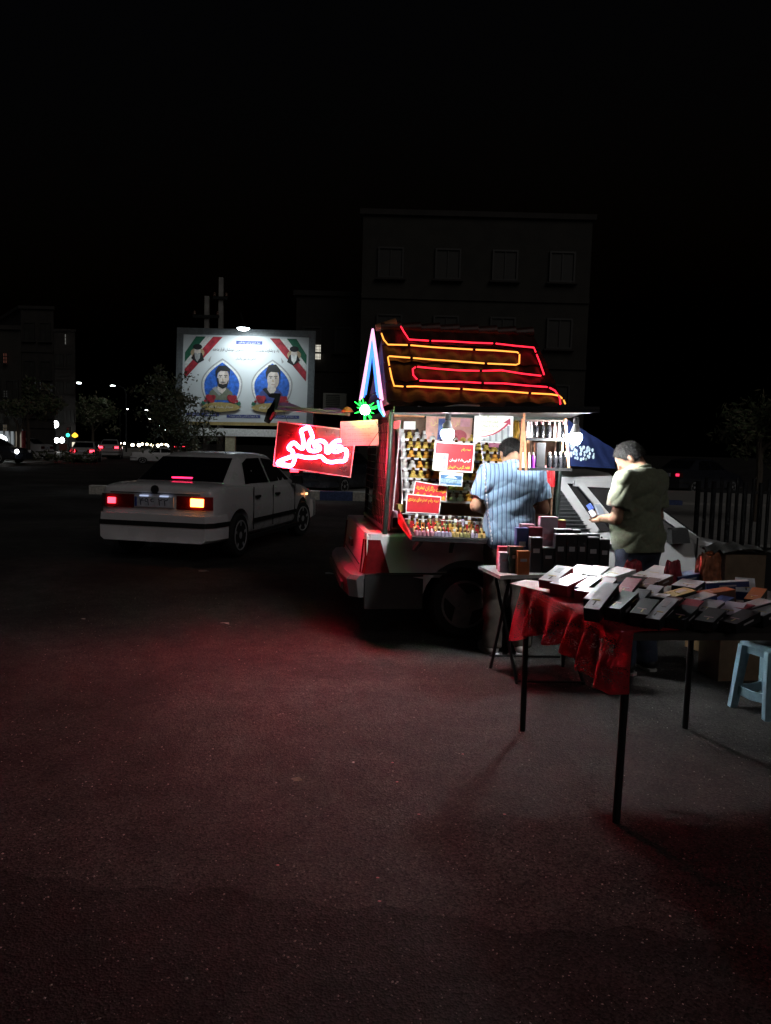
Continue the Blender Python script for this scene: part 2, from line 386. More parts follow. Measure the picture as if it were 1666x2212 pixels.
# scraps lying on the road
PAPER = M('paper', (0.62, 0.58, 0.56), 0.8, scale=8)
def scrap(px, py, s_, label, mat, seed, cat='litter'):
    rg = random.Random(seed); c = gnd(px, py); mb = MB()
    k = 7; ring = [V((math.cos(2 * PI * i / k) * s_ * rg.uniform(.5, 1.1), math.sin(2 * PI * i / k) * s_ * rg.uniform(.3, .8), rg.uniform(0.0, s_ * 0.3) + 0.003)) for i in range(k)]
    for i in range(k): mb.add([(0, 0, s_ * 0.16 + 0.004), ring[i], ring[(i + 1) % k]], [(0, 1, 2)])
    for i in range(k): mb.add([(0, 0, s_ * 0.16 + 0.001), ring[i] - V((0, 0, .003)), ring[(i + 1) % k] - V((0, 0, .003))], [(0, 2, 1)])
    o = mb.build('litter', mat, label=label, cat=cat); o.location = c
scrap(487, 1348, 0.055, 'crumpled pale paper scrap on the open asphalt beside the red light patch', PAPER, 1)
scrap(640, 1685, 0.028, 'single curled dry leaf casting a shadow on the asphalt', LEAF[1], 2, 'leaf')
scrap(181, 1338, 0.025, 'tiny white scrap on the dark road behind the white saloon', PAPER, 3)
scrap(763, 1648, 0.008, 'tiny pale petal on the red lit asphalt', PAPER, 5)
scrap(440, 1236, 0.07, 'flattened grey plastic scrap on the road by the saloon wheel', M('grey_plastic', (.25, .3, .3), .5), 6)
scrap(712, 1240, 0.08, 'pale plastic cup piece lying behind the pickup bumper', M('grey_plastic', (.25, .3, .3), .5), 8)
for i, (px, py) in enumerate([(816, 1897), (848, 1648), (858, 1690), (820, 1948), (905, 1760), (600, 1870), (1000, 1630), (1090, 1760)]):
    c = gnd(px, py); o = MB().lathe([(0.0005, 0), (0.005, 0.0015), (0.0055, 0.0028), (0.0008, 0.0032)], 7).build('petal', M('petal', (0.6, 0.22, 0.24), 0.5), None, 30,
        label='small pink petal lying on the asphalt near the camera side of the tables', cat='petal', group='fallen petals'); o.location = c; o.scale = (1.2, 0.8, 1)

# far kerb with painted blocks and the island behind it
KY = 22.0
isl = MB().box((3.0, KY + 9.3, 0.09), (21.4, 18, 0.18)).build('traffic_island', CONC, kind='structure')
kw, kb = M('kerb_white', (0.55, 0.53, 0.48), 0.8, var=0.3), M('kerb_blue', (0.06, 0.09, 0.22), 0.7, var=0.3)
ke = thing('painted_kerb', 'concrete kerb painted in alternating white and blue blocks beyond the pickup', 'kerb', (0, KY, 0))
x0 = at(690, 1079, KY).x; bl = MB().box((0, 0, 0.125), (0.93, 0.26, 0.25)).mesh('kerb_block', kw); bl2 = bl.copy(); bl2.materials[0] = kb
for i in range(-6, 12):
    obj('kerb_block', bl2 if i % 2 else bl, ke, (x0 - 0.45 + 0.94 * i + (0.94 if 0 else 0), 0, 0))

# pavement along the buildings on the far left, its kerb line running up the street
a, b = gnd(-60, 1014), gnd(150, 998); d = (b - a).normalized(); c = b + d * 90; nl = V((-d.y, d.x, 0)) * 60
MB().hexa([a - d * 20, a - d * 20 + nl, c + nl, c], [a - d * 20 + V((0, 0, .14)), a - d * 20 + nl + V((0, 0, .14)), c + nl + V((0, 0, .14)), c + V((0, 0, .14))]).build('pavement', CONC, kind='structure')
# pavement at the far right behind the fence
p = gnd(1590, 1190); MB().hexa([(p.x - 0.6, p.y, 0), (p.x + 14, p.y + .6, 0), (p.x + 14, p.y + 20, 0), (p.x + .4, p.y + 20, 0)], [(p.x - 0.6, p.y, .12), (p.x + 14, p.y + .6, .12), (p.x + 14, p.y + 20, .12), (p.x + .4, p.y + 20, .12)]).build('pavement', CONC, kind='structure')

# ---------------------------------------------------------------- buildings
def building(label, x0, x1, y, z1_, depth, wall, cols, rows, win=(1.1, 1.3), base=3.2, storey=3.0, lit=(), name='apartment_building', sk=0.0):
    t = thing(name, label, 'building', ((x0 + x1) / 2, y, 0)); wdt = x1 - x0
    hx, so_ = wdt / 2, sk * depth; fp = [V((-hx, 0, 0)), V((hx, 0, 0)), V((hx + so_, depth, 0)), V((-hx + so_, depth, 0))]; MB().hexa(fp, [p + V((0, 0, z1_)) for p in fp]).build('wall', wall, t)
    fp = [V((-hx - .15, -.15, z1_)), V((hx + .15, -.15, z1_)), V((hx + so_ + .15, depth + .15, z1_)), V((-hx + so_ - .15, depth + .15, z1_))]; MB().hexa(fp, [p + V((0, 0, .24)) for p in fp]).build('roof', WALLD, t)
    fme = MB(); ww, wh = win
    for sx in (-1, 1): fme.box((sx * ww / 2, 0, 0), (0.08, 0.10, wh + .08))
    for sz in (-1, 1): fme.box((0, 0, sz * wh / 2), (ww - .085, 0.10, 0.08))
    fme.box((0, 0.005, 0), (0.05, 0.07, wh - .085)); fme = fme.mesh('frame', FRM)
    pme = MB().box((0, 0, 0), (ww, 0.04, wh)).mesh('window', PANE)
    sme = MB().box((0, -0.08, -wh / 2 - .09), (ww + .3, 0.25, 0.08)).mesh('sill', WALLD)
    for r in range(rows):
        MB().box((0, -0.03, base + r * storey - 0.75), (wdt, 0.12, 0.22)).build('floor_band', wall, t)
        for c_ in range(cols):
            x = -wdt / 2 + wdt * (c_ + .5) / cols; z = base + r * storey + .75
            pm = pme
            wo = obj('window', pm, t, (x, -0.03, z)); obj('frame', fme, wo, (0, -0.035, 0)); obj('sill', sme, wo)
    return t
zt = lambda px, py, Y: at(px, py, Y).z
bld = building('broad dark four storey block rising behind the market stall', at(782, 600, 36).x, at(1275, 600, 36).x, 36, zt(1030, 470, 36), 12, WALLM, 4, 3)
bl2_ = building('lower recessed wing with a barred lit window beside the dark block', at(640, 700, 40).x, at(781, 700, 40).x - .05, 40, zt(720, 640, 40), 10, WALLD, 2, 2, win=(.9, 1.2))
lw = thing('lit_window', 'narrow lit barred window in the dark wing beside the billboard', 'window', at(687, 776, 39.9))
MB().box((0, 0, .36), (0.26, 0.05, 0.72)).build('pane', EM('warm_pane', (1.0, .95, .8), 0.75), lw)
mb = MB(); 
for i in range(3): mb.box((-.08 + .08 * i, -0.06, .36), (0.02, 0.02, .74))
for i in range(4): mb.box((0, -0.075, .1 + .18 * i), (0.30, 0.02, .02))
mb.build('bars', BLACKM, lw)
ac = thing('air_conditioner', 'pale boxy air cooler mounted on the dark wing wall', 'air conditioner', at(723, 884, 38.8))
q = 38.8 / 1662; MB().box((0, .45, 17 * q), (50 * q, .9, 34 * q)).build('casing', M('cooler_casing', (.45, .47, .42), .7), ac)
mb = MB(); 
for i in range(7): mb.box((-4 * q, -0.02, (6 + 4 * i) * q), (30 * q, .05, 1.2 * q), Matrix.Rotation(R(30), 3, 'X'))
mb.build('grille', M('cooler_grille', (.2, .22, .2), .7), ac)

b1 = building('pale three storey corner house with a lit shop at street level', at(-70, 800, 46).x, at(46, 800, 46).x, 46, zt(12, 712, 46), 14, WALLM, 3, 1, win=(.7, 1.1), base=3.6, sk=-.9)
b2_ = building('tall dark apartment house behind the parked white hatchback', at(47, 800, 62).x, at(117, 800, 62).x, 62, zt(80, 668, 62), 16, WALLD, 2, 3, win=(.8, 1.4), sk=-.75)
b3_ = building('far dark apartment house up the street past the traffic light', at(118, 800, 84).x, at(163, 800, 84).x, 84, zt(140, 716, 84), 20, WALLD, 2, 3, win=(.8, 1.4), sk=-.6)
def litwin(px, py, wpx, hpx, Y, col, s_, label, panes=(2, 3)):
    k = Y / 1662; t = thing('lit_window', label, 'window', at(px, py, Y) - V((0, 0, hpx * k / 2)))
    MB().box((0, 0, hpx * k / 2), (wpx * k, .06, hpx * k)).build('pane', EM('win_%d_%d' % (px, py), col, s_), t)
    mb = MB()
    for i in range(panes[0] + 1): mb.box((-wpx * k / 2 + wpx * k * i / panes[0], -.05, hpx * k / 2), (.05, .05, hpx * k))
    for i in range(panes[1] + 1): mb.box((0, -.055, hpx * k * i / panes[1]), (wpx * k, .05, .05))
    mb.build('frame', FRM, t)
litwin(12, 774, 9, 22, 45.8, (1, .35, .25), .06, 'dim red curtained window high on the corner house')
litwin(12, 929, 9, 24, 45.8, (1, .8, .55), .09, 'arched cream lit window above the corner shop')
litwin(13, 851, 10, 15, 45.8, (.8, .8, .75), .02, 'faint grey window between the red and cream windows of the corner house')
litwin(49, 931, 4, 8, 61.8, (.9, .95, 1), .06, 'small pale lit window low on the tall dark house', (1, 2))
litwin(77, 832, 3, 18, 61.8, (.9, .95, 1), .03, 'slim grey window slit on the tall dark house, beside its twin', (1, 2))
litwin(88, 834, 3, 18, 61.8, (.9, .95, 1), .035, 'slim grey window slit on the tall dark house, second of the pair', (1, 2))
litwin(112, 838, 5, 18, 61.8, (.9, .95, 1), .025, 'grey double window at the street edge of the tall dark house', (2, 2))
litwin(142, 733, 3, 22, 83.8, (1, .98, .9), .12, 'thin bright stairwell window near the top of the far house', (1, 3))
# lit shop front
sh = thing('shop_window', 'brightly lit shop window with red pillar under the corner house', 'shop window', at(22, 972, 45.6))
k = 45.6 / 1662
MB().box((-6 * k, 0, 22 * k), (34 * k, .08, 36 * k)).build('lit_panel', EM('shop_cool', (.85, .95, 1), .22), sh)
MB().box((20 * k, 0, 22 * k), (16 * k, .08, 36 * k)).build('lit_panel', EM('shop_warm', (1, .86, .68), .16), sh)
MB().box((31 * k, -.1, 22 * k), (4 * k, .3, 40 * k)).build('pillar', M('red_pillar', (.3, .04, .04), .6), sh)
mb = MB(); 
for x in (-23, -11, 1, 11.8, 28.6): mb.box((x * k, -.08, 22 * k), (.09, .1, 38 * k))
mb.build('frame', FRM, sh)
MB().lathe([(.02, -.3), (.28, -.15), (.34, 0), (.28, .15), (.02, .3)], 14, (-12 * k, -.4, 22 * k)).build('lamp_globe', EM('shop_globe', (.85, .95, 1), 6), sh, 60)

# ---------------------------------------------------------------- utility poles behind the billboard
for (px, top, label) in ((446, 640, 'shorter concrete utility pole with a crossarm behind the billboard'), (476, 600, 'taller square concrete utility pole behind the billboard')):
    t = thing('utility_pole', label, 'utility pole', (at(px, 900, 27).x, 27, 0.18)); h = zt(px, top, 27) - .18
    MB().hexa([(-.1, -.1, 0), (.1, -.1, 0), (.1, .1, 0), (-.1, .1, 0)], [(-.07, -.07, h), (.07, -.07, h), (.07, .07, h), (-.07, .07, h)]).build('pole', CONC, t)
    MB().box((0, -.12, h - .7), (.9 if top > 620 else 0.5, .08, .09)).build('crossarm', DARKSTEEL, t)
    for sx in (-1, 1): MB().lathe([(.02, 0), (.05, .03), (.03, .07), (.05, .1), (.01, .14)], 8, (sx * (.4 if top > 620 else .2), -.12, h - .655)).build('insulator', M('insulator', (.2, .13, .1), .3), t, 40)

# ---------------------------------------------------------------- street lamps up the street
def street_lamp(px, py, wd, label, side=1, hgt=8.0):
    d = ray(px, py); s_ = (hgt - H) / d.z; p = CAM + d * s_; t = thing('street_lamp', label, 'street lamp', (p.x + side * 1.6, p.y, 0), group='lit street lamps along the avenue')
    MB().tube([(0, 0, 0), (0, 0, hgt - .9), (-side * .25, 0, hgt - .25), (-side * .9, 0, hgt + .08), (-side * 1.4, 0, hgt + .12)], [.11, .08, .06, .05, .045], 8).build('pole', DARKSTEEL, t, 50)
    k = p.y / 1662 * wd
    MB().box((-side * 1.6, 0, hgt + .09), (k * .9, .34, .12), taper=.7).build('lamp_head', DARKSTEEL, t)
    gl = MB().lathe([(.02, 0.0), (.3, -.06), (.42, -.2), (.3, -.34), (.03, -.4)], 14, (0, 0, 0)).build('lamp_glass', EM('street_white', (.92, .97, 1), 20), t, 60)
    gl.location = (-side * 1.6, 0, hgt + .22 - .1); gl.scale = (k, .6, k * .55 / .42 * .42)
for i, (px, py, wd, sd, lb) in enumerate(((171, 828, 14, -1, 'white street lamp beside the far dark apartment house'), (244, 834, 13, 1, 'white street lamp over the silver car with hazard glow'),
    (276, 884, 6, -1, 'small distant white lamp over the headlight queue'), (317, 886, 8, 1, 'distant white lamp above the leafy street tree edge'), (323, 905, 8, 1, 'distant white lamp, second of the row above the old saloon'),
    (352, 908, 5, 1, 'faint far lamp half lost behind the street tree leaves'), (345, 919, 5, 1, 'far lamp low over the old white saloon'), (358, 929, 5, 1, 'farthest lamp of the row low behind the street tree'),
    (130, 896, 3, -1, 'tiny far lamp over the traffic light'))):
    street_lamp(px, py, wd, lb, sd, 8.0)
lp = at(120, 917, 70); t = thing('wall_lamp', 'bright white globe lamp standing by the far shops', 'lamp', (lp.x, lp.y, .14))
MB().tube([(0, 0, 0), (0, 0, lp.z - .45)], [.06, .04], 8).build('post', DARKSTEEL, t)
MB().lathe([(.02, -.3), (.2, -.22), (.27, 0), (.2, .25), (.02, .36)], 14, (0, 0, lp.z - .14)).build('globe', EM('street_white', (.92, .97, 1), 20), t, 60)
for px, lb in ((107.5, 'small bare bulb hung under the far shop awnings'), (122, 'large bare bulb under the far shop awnings, first of the bright pair'), (134, 'large bare bulb under the far shop awnings, second of the bright pair')):
    lp = at(px, 951, 80); t = thing('shop_bulb', lb, 'bulb', lp - V((0, 0, .3)), group='bare bulbs of the far shops'); k = 1 if px > 110 else .7
    MB().lathe([(.02, 0), (.2 * k, .12), (.26 * k, .3), (.16 * k, .5), (.05, .6)], 14).build('globe', EM('street_white', (.92, .97, 1), 20), t, 60)
    MB().tube([(0, 0, .58), (0, 0, 1.5)], .02, 6).build('cord', BLACKM, t)
# traffic light and lit signs by the junction
tl = thing('traffic_light', 'traffic light showing green beside the far shops', 'traffic light', (at(149, 940, 75).x, 75, 0)); zl = at(149, 940, 75).z
MB().tube([(0, 0, 0), (0, 0, zl + .3)], .06, 8).build('post', DARKSTEEL, tl)
MB().box((0, -.1, zl + .28), (.34, .22, 1.0)).build('housing', BLACKM, tl)
MB().lathe([(.01, -.06), (.15, -.04), (.18, 0)], 14, (0, -.23, zl), 'y').build('green_lens', EM('green_lens', (.05, .9, .65), 3), tl)
MB().lathe([(.01, -.03), (.12, 0)], 12, (0, -.23, zl + .3), 'y').build('amber_lens', M('amber_off', (.25, .12, .02), .3), tl)
MB().lathe([(.01, -.03), (.12, 0)], 12, (0, -.23, zl + .6), 'y').build('red_lens', M('red_off', (.25, .02, .02), .3), tl)
ys = thing('lit_sign', 'small yellow and orange lit shop sign on a post', 'sign', (at(162, 941, 76).x, 76, 0)); zs = at(162, 941, 76).z
MB().tube([(0, 0, 0), (0, 0, zs)], .05, 8).build('post', DARKSTEEL, ys)
MB().lathe([(.05, -.2), (.26, -.1), (.3, .05), (.15, .2), (.03, .3)], 10, (0, 0, zs)).build('sign_face', EM('yellow_sign', (1, .55, .04), 2.2), ys, 50)
MB().box((0, -.02, zs - 1.3), (.5, .12, 1.3)).build('lit_panel', EM('cream_sign', (1, .9, .7), 1.1), ys)
rs = thing('notice_board', 'dull red notice board on posts at the pavement edge', 'notice board', (at(137, 985, 52).x, 52, 0.0)); zs = at(137, 966, 52).z; k = 52 / 1662
MB().box((0, 0, zs), (16 * k, .08, 15 * k)).build('board', M('dull_red', (.28, .09, .07), .7), rs)
for sx in (-1, 1): MB().tube([(sx * 6 * k, .05, 0), (sx * 6 * k, .05, zs)], .03, 6).build('leg', DARKSTEEL, rs)
# low hedge by the left kerb with pale blossom
hd = thing('hedge', 'low dark hedge with pale blossom along the pavement edge', 'hedge', gnd(85, 1000))
obj('foliage', crown_mesh('foliage', [((-2.5 + i * .9, .2 + .1 * (i % 2), .42), (.6, .5, .42)) for i in range(7)], 2600, .07, LEAF, 5), hd, kind='stuff')
mb = MB(); rg = random.Random(4)
for i in range(26):
    p = V((rg.uniform(-.6, 2.0), rg.uniform(-.3, .1), rg.uniform(.3, .8))); mb.lathe([(.01, -.05), (.07, 0), (.01, .05)], 6, p)
mb.build('blossom', M('blossom', (.7, .7, .68), .7), hd, 60, kind='stuff')

# ---------------------------------------------------------------- trees
bb = gnd(372, 1040); tb = V((at(372, 900, 21.2).x, 21.2, 0))
k = 21.2 / 1662
def tp(px, py): q = at(px, py, 21.2); return (q.x - tb.x, 0, q.z)
blobs = [(tp(350, 840), (.62, .6, .45)), (tp(385, 870), (.75, .7, .6)), (tp(405, 910), (.75, .7, .55)), (tp(338, 880), (.5, .5, .5)), (tp(415, 945), (.6, .6, .45)), (tp(368, 925), (.65, .6, .5)), (tp(352, 808), (.3, .3, .3))]
tree('small leafy olive toned tree growing in front of the lit billboard', tb, 2.6, blobs, 4200, .052, LEAF, BARK, 11)
t2 = V((at(1640, 1000, 17).x, 17, 0.12))
def tp2(px, py): q = at(px, py, 17); return (q.x - t2.x, 0, q.z - .12)
tree('dark leafy tree beyond the fence, leaves barely catching light', t2, 3.4, [(tp2(1625, 905), (.7, .6, .5)), (tp2(1665, 900), (.8, .7, .6)), (tp2(1650, 955), (.8, .6, .5)), (tp2(1700, 930), (.8, .7, .6))], 2600, .07, LEAF, BARK, 12)
t3 = V((at(150, 950, 58).x, 58, 0.14))
tree('dark roadside tree in front of the tall dark house', V((at(60, 900, 50).x, 50, .14)), 5, [((0, 0, 4), (1.6, 1.2, 1.0)), ((1.2, 0, 3.6), (1.2, 1, .8)), ((-1.3, 0, 3.5), (1.2, 1, .8))], 2400, .13, LEAF, BARK, 13)
tree('thin crooked roadside tree by the lit corner shop', V((at(38, 900, 44).x, 44, .14)), 4, [((.5, 0, 3.0), (.9, .8, .5)), ((-.6, 0, 3.2), (.9, .8, .5))], 900, .1, LEAF, BARK, 14)
tree('dark round roadside tree behind the traffic light', V((at(200, 900, 95).x, 95, 0)), 7, [((0, 0, 5), (2.4, 2, 1.8)), ((1.6, 0, 4.4), (1.6, 1.4, 1.2))], 2200, .2, LEAF, BARK, 15)

# ---------------------------------------------------------------- iron fence at the far right
fz = 12.6; fa, fb = gnd(1500, 1196), gnd(1720, 1205); fa.z = fb.z = 0; fn = thing('iron_fence', 'black iron railing with upright bars at the far pavement edge', 'fence', fa)
nb = 14; hh = 1.15
for i in range(nb):
    p = (fb - fa) * (i / (nb - 1)); MB().tube([p, p + V((0, 0, hh + .06 * (i % 2)))], .028 if i % 2 else .04, 8).build('bar', BLACKM, fn)
for z in (.12, 1.0): MB().beam(V((0, 0, z)), (fb - fa) + V((0, 0, z)), .03, .05).build('rail', BLACKM, fn)

# ---------------------------------------------------------------- billboard
BY = 24.0
def bw(px, py, o=0.0): return at(px, py, BY - o)
bd = thing('billboard', 'floodlit memorial billboard with two arched portraits on a pale ground', 'billboard', (at(520, 930, BY).x, BY, 0.18))
pn = Panel(bw(397, 722), bw(668, 729), bw(662, 921), bw(392, 917))
GREYF = M('billboard_frame', (.17, .19, .2), .5, .3)
pn.slab(.12).build('board', M('billboard_print', (.62, .66, .68), .55, scale=.9, var=.06), bd, world=True)
mb = MB(); pc = [pn.p(0, 0), pn.p(1, 0), pn.p(1, 1), pn.p(0, 1)]
for i in range(1, 4):
    dd = (pc[(i + 1) % 4] - pc[i]).normalized(); ow = dd.cross(pn.n) * .10; ee = dd * (.2 if i % 2 == 0 else -.0005); MB().beam(pc[i] + pn.n * -.05 - ee + ow, pc[(i + 1) % 4] + pn.n * -.05 + ee + ow, .199, .15 + .004 * (i % 2), pn.n).build('frame_rail', GREYF, bd, world=True)
lip = Panel(bw(390, 923), bw(664, 930), bw(664, 945), bw(392, 940)); lip.slab(.25).build('lower_ledge', M('ledge', (.8, .82, .8), .5), bd, world=True)
gold = M('print_gold', (.42, .32, .12), .6); navy = M('print_navy', (.06, .08, .26), .6); blu = M('print_blue', (.03, .13, .55), .55, var=.5, scale=9)
wht = M('print_white', (.75, .76, .74), .6); blk = M('print_black', (.018, .018, .02), .6); skin_p = M('print_skin', (.64, .57, .52), .6); redp = M('print_red', (.36, .025, .04), .6, var=.5, scale=8)
grn = M('print_green', (.02, .14, .08), .6); olive = M('print_olive', (.16, .18, .13), .6); tanp = M('print_tan', (.45, .33, .2), .6); greyp = M('print_grey', (.35, .36, .36), .6)
def pr(name, mb_, mat): return mb_.build(name, mat, bd, world=True)
pr('gold_strip', pn.rect(0, 0, 1, .035, .004), gold)
for u0, u1, v in ((.04, .30, .10), (.36, .63, .085), (.69, .94, .085)):
    pr('caption_bar', pn.rect(u0, v, u1, v + .035, .006), navy); pr('caption_lettering', pn.text('یاد شهدا را گرامی بداریم همیشه', (u0 + u1) / 2, v + .018, (u1 - u0) * .85, .010), wht)
pr('caption_bar', pn.rect(.42, .905, .63, .945, .006), navy); pr('caption_lettering', pn.text('بنیاد شهید و امور ایثارگران', .525, .925, .17, .010), wht)
pr('headline', pn.text('یاد و بشارت بهشتشان را باید تضمین خونشان قرار بدهند', .5, .84, .53, .010, .008, .075), M('print_charcoal', (.025, .025, .025), .6))
pr('headline', pn.text('گرامی باد خون پاکشان', .5, .745, .16, .010, .008, .06), M('print_charcoal', (.025, .025, .025), .6))
def flag(sx):
    f = lambda u: u if sx > 0 else 1 - u
    for j, (o0, o1, m_) in enumerate(((0, .085, grn), (.085, .15, wht), (.15, .235, redp))):
        a0, a1 = .02 + o0, .02 + o1
        pr('flag_stripe', pn.patch([(f(.015), .80 - o0 * 1.2), (f(.10 + o0 * .9), 1 - .02), (f(.10 + o1 * .9), .98), (f(.015), .80 - o1 * 1.25)], .006), m_)
    pr('portrait_glow', pn.ell(f(.115), .80, .055, .055, .010), tanp)
    pr('portrait_robe', pn.patch([(f(.065), .74), (f(.09), .80), (f(.15), .80), (f(.17), .72), (f(.12), .68)], .014), blk)
    pr('portrait_face', pn.ell(f(.115), .815, .026, .042, .018), skin_p)
    pr('portrait_beard', pn.patch([(f(.09), .80), (f(.105), .80), (f(.115), .785), (f(.125), .80), (f(.14), .80), (f(.135), .74), (f(.115), .70), (f(.097), .74)], .022), greyp if sx > 0 else wht)
    pr('portrait_turban', pn.ell(f(.115), .865, .036, .032, .022), blk)
flag(1); flag(-1)
def arch(cu, w_, v0, v1, o): 
    pts = []
    for i in range(13):
        s_ = i / 12; a = s_ * PI / 2; pts.append((cu + w_ * (1 - s_ ** 1.9), v0 + (v1 - v0) * (.45 + .55 * s_)))
    for i in range(1, 8): a = PI / 2 * i / 8; pts.insert(0, (cu + w_ * math.cos(a * .75), v0 + (v1 - v0) * (.45 - .45 * math.sin(a))))
    rt_ = pts; lf = [(2 * cu - u, v) for u, v in reversed(pts)]
    return pn.patch(rt_ + lf[1:] if False else rt_ + lf, o)
for cu, beard in ((.315, True), (.715, False)):
    pr('portrait_border', arch(cu, .165, .24, .745, .005), greyp); pr('portrait_border', arch(cu, .155, .245, .725, .009), wht)
    pr('portrait_ground', arch(cu, .14, .25, .70, .013), blu)
    pr('portrait_shoulders', pn.patch([(cu - .115, .28), (cu - .09, .38), (cu - .04, .43), (cu + .03, .43), (cu + .085, .37), (cu + .10, .28)], .017), olive if beard else navy)
    pr('portrait_neck', pn.patch([(cu - .035, .39), (cu - .03, .48), (cu + .03, .48), (cu + .035, .40), (cu + .005, .35)], .021), skin_p)
    fc = cu + .01; pr('portrait_face', pn.ell(fc, .52, .048, .098, .025), skin_p)
    if beard:
        pr('portrait_beard', pn.patch([(fc - .05, .53), (fc - .036, .52), (fc - .03, .465), (fc, .455), (fc + .03, .465), (fc + .04, .50), (fc + .045, .50), (fc + .035, .43), (fc, .405), (fc - .035, .43)], .029), blk)
        pr('portrait_moustache', pn.patch([(fc - .025, .478), (fc, .488), (fc + .025, .478), (fc, .472)], .029), blk)
    pr('portrait_hair', pn.patch([(fc - .055, .52), (fc - .062, .60), (fc - .04, .66 if beard else .68), (fc + .02, .665 if beard else .69), (fc + .055, .63), (fc + .052, .54), (fc + .04, .60), (fc - .02, .605), (fc - .042, .58)], .029), blk)
    pr('portrait_shade', pn.patch([(fc + .012 + .036 * math.cos(a), .52 + .097 * math.sin(a)) for a in [-PI / 2 + PI * i / 14 for i in range(15)]], .0265), M('print_skin_shade', (.50, .42, .37), .6))
    pr('portrait_collar', pn.patch([(cu - .045, .43), (cu - .005, .34), (cu - .02, .33), (cu - .075, .41)], .0235), greyp if beard else blk)
    for sx in (-1, 1):
        pr('portrait_brow', pn.rect(fc + sx * .02 - .014, .55, fc + sx * .02 + .014, .558, .030), blk); pr('portrait_eye', pn.ell(fc + sx * .02, .537, .007, .006, .031, 10), blk)
    pr('portrait_nose', pn.patch([(fc - .004, .53), (fc + .008, .495), (fc - .008, .495)], .030), tanp); pr('portrait_mouth', pn.rect(fc - .014, .462, fc + .014, .467, .031), M('print_lip', (.3, .12, .1), .6))
    for sx in (-1, 1):
        for du, dv, r_ in ((0, 0, .03), (.022, .012, .02), (-.02, .016, .02), (.012, -.018, .02), (sx * .042, -.02, .011)):
            pr('printed_rose', pn.ell(cu + sx * .085 + du, .295 + dv * 1.3, r_, r_ * 1.35, .033 + .002 * (du > 0) + .001 * (dv > 0), 12), redp)
        pr('printed_leaves', pn.patch([(cu + sx * .12, .25), (cu + sx * .15, .27), (cu + sx * .16, .235), (cu + sx * .13, .215)], .033), grn)
    pr('name_plaque', pn.patch([(cu - .16, .2), (cu - .12, .235), (cu - .06, .25), (cu, .258), (cu + .06, .25), (cu + .12, .235), (cu + .16, .2), (cu + .12, .165), (cu, .145), (cu - .12, .165)], .040), gold)
    pr('name_lettering', pn.text('سردار رشید اسلام', cu, .2, .19, .044, .01, .04), wht)
    for sx in (-1, 1): pr('printed_butterfly', pn.patch([(cu + sx * .0 + (-.115 if beard else .09), .72), (cu + (-.09 if beard else .065), .77), (cu + (-.10 if beard else .075), .70)], .006 + .002 * sx), greyp)
# posts and the flood lamp on its bracket
for px in (420, 497, 640): 
    x = at(px, 930, BY).x - bd.location.x; MB().box((x, .12, (zt(px, 936, BY) - .18) / 2), (.3 if px == 497 else .12, .2 if px == 497 else .12, zt(px, 936, BY) - .18)).build('post', M('post_paint', (.42, .38, .26), .6), bd)
fl = thing('flood_lamp', 'white flood lamp on a curved bracket above the billboard', 'flood lamp', bw(526, 718, 0.0))
hd_ = at(526, 709, BY - .95) - fl.location
MB().tube([V((0, .02, -.05)), V((0, -.05, .35)), V((0, -.5, .5)), hd_ + V((0, .1, .12))], .025, 8).build('bracket', DARKSTEEL, fl, 50)
MB().lathe([(.03, .16), (.09, .12), (.19, .03), (.2, .0)], 16, hd_).build('shade', DARKSTEEL, fl, 50)
MB().lathe([(.01, -.075), (.12, -.055), (.18, -.01), (.185, .01)], 16, hd_).build('lamp_glass', EM('flood_white', (.86, .97, 1), 30), fl, 60)
ld = bpy.data.lights.new('flood', 'SPOT'); ld.energy = 150; ld.color = (.84, .96, 1); ld.spot_size = R(165); ld.spot_blend = .6; ld.shadow_soft_size = .12
lo = bpy.data.objects.new('flood_light', ld); COL.objects.link(lo); lo.parent = fl; lo.location = hd_ + V((0, 0, -.12)); lo.rotation_euler = (R(26), 0, 0)
# ================================================================ VEHICLES
def paint(name, col, rough=.28):
    m = M(name, col, rough, var=.05, scale=3, coat=.5); return m
WHITE_P = paint('white_car_paint', (.74, .74, .75)); SILVER_P = paint('silver_car_paint', (.42, .42, .42)); DARK_P = paint('dark_car_paint', (.02, .022, .03))
RUBBER = M('tyre_rubber', (.014, .014, .014), .85, bump=.3); GLASS = M('tinted_car_glass', (.006, .006, .008), .07, spec=.6); TRIM = M('black_trim', (.012, .012, .012), .55)
ALLOY = M('alloy_rim', (.48, .49, .5), .35, .25); HUBC = M('grey_hubcap', (.17, .165, .16), .55, .1); UNDER = M('underbody', (.01, .01, .01), .9)
REDLENS = M('red_lens', (.11, .006, .008), .15); BRAKE = EM('brake_glow', (1, .035, .06), 7); AMBER_ON = EM('indicator_glow', (1, .27, .045), 15); STOP3 = EM('third_stop', (1, .02, .10), 4.5)
PLATE = M('number_plate', (.5, .53, .6), .5)

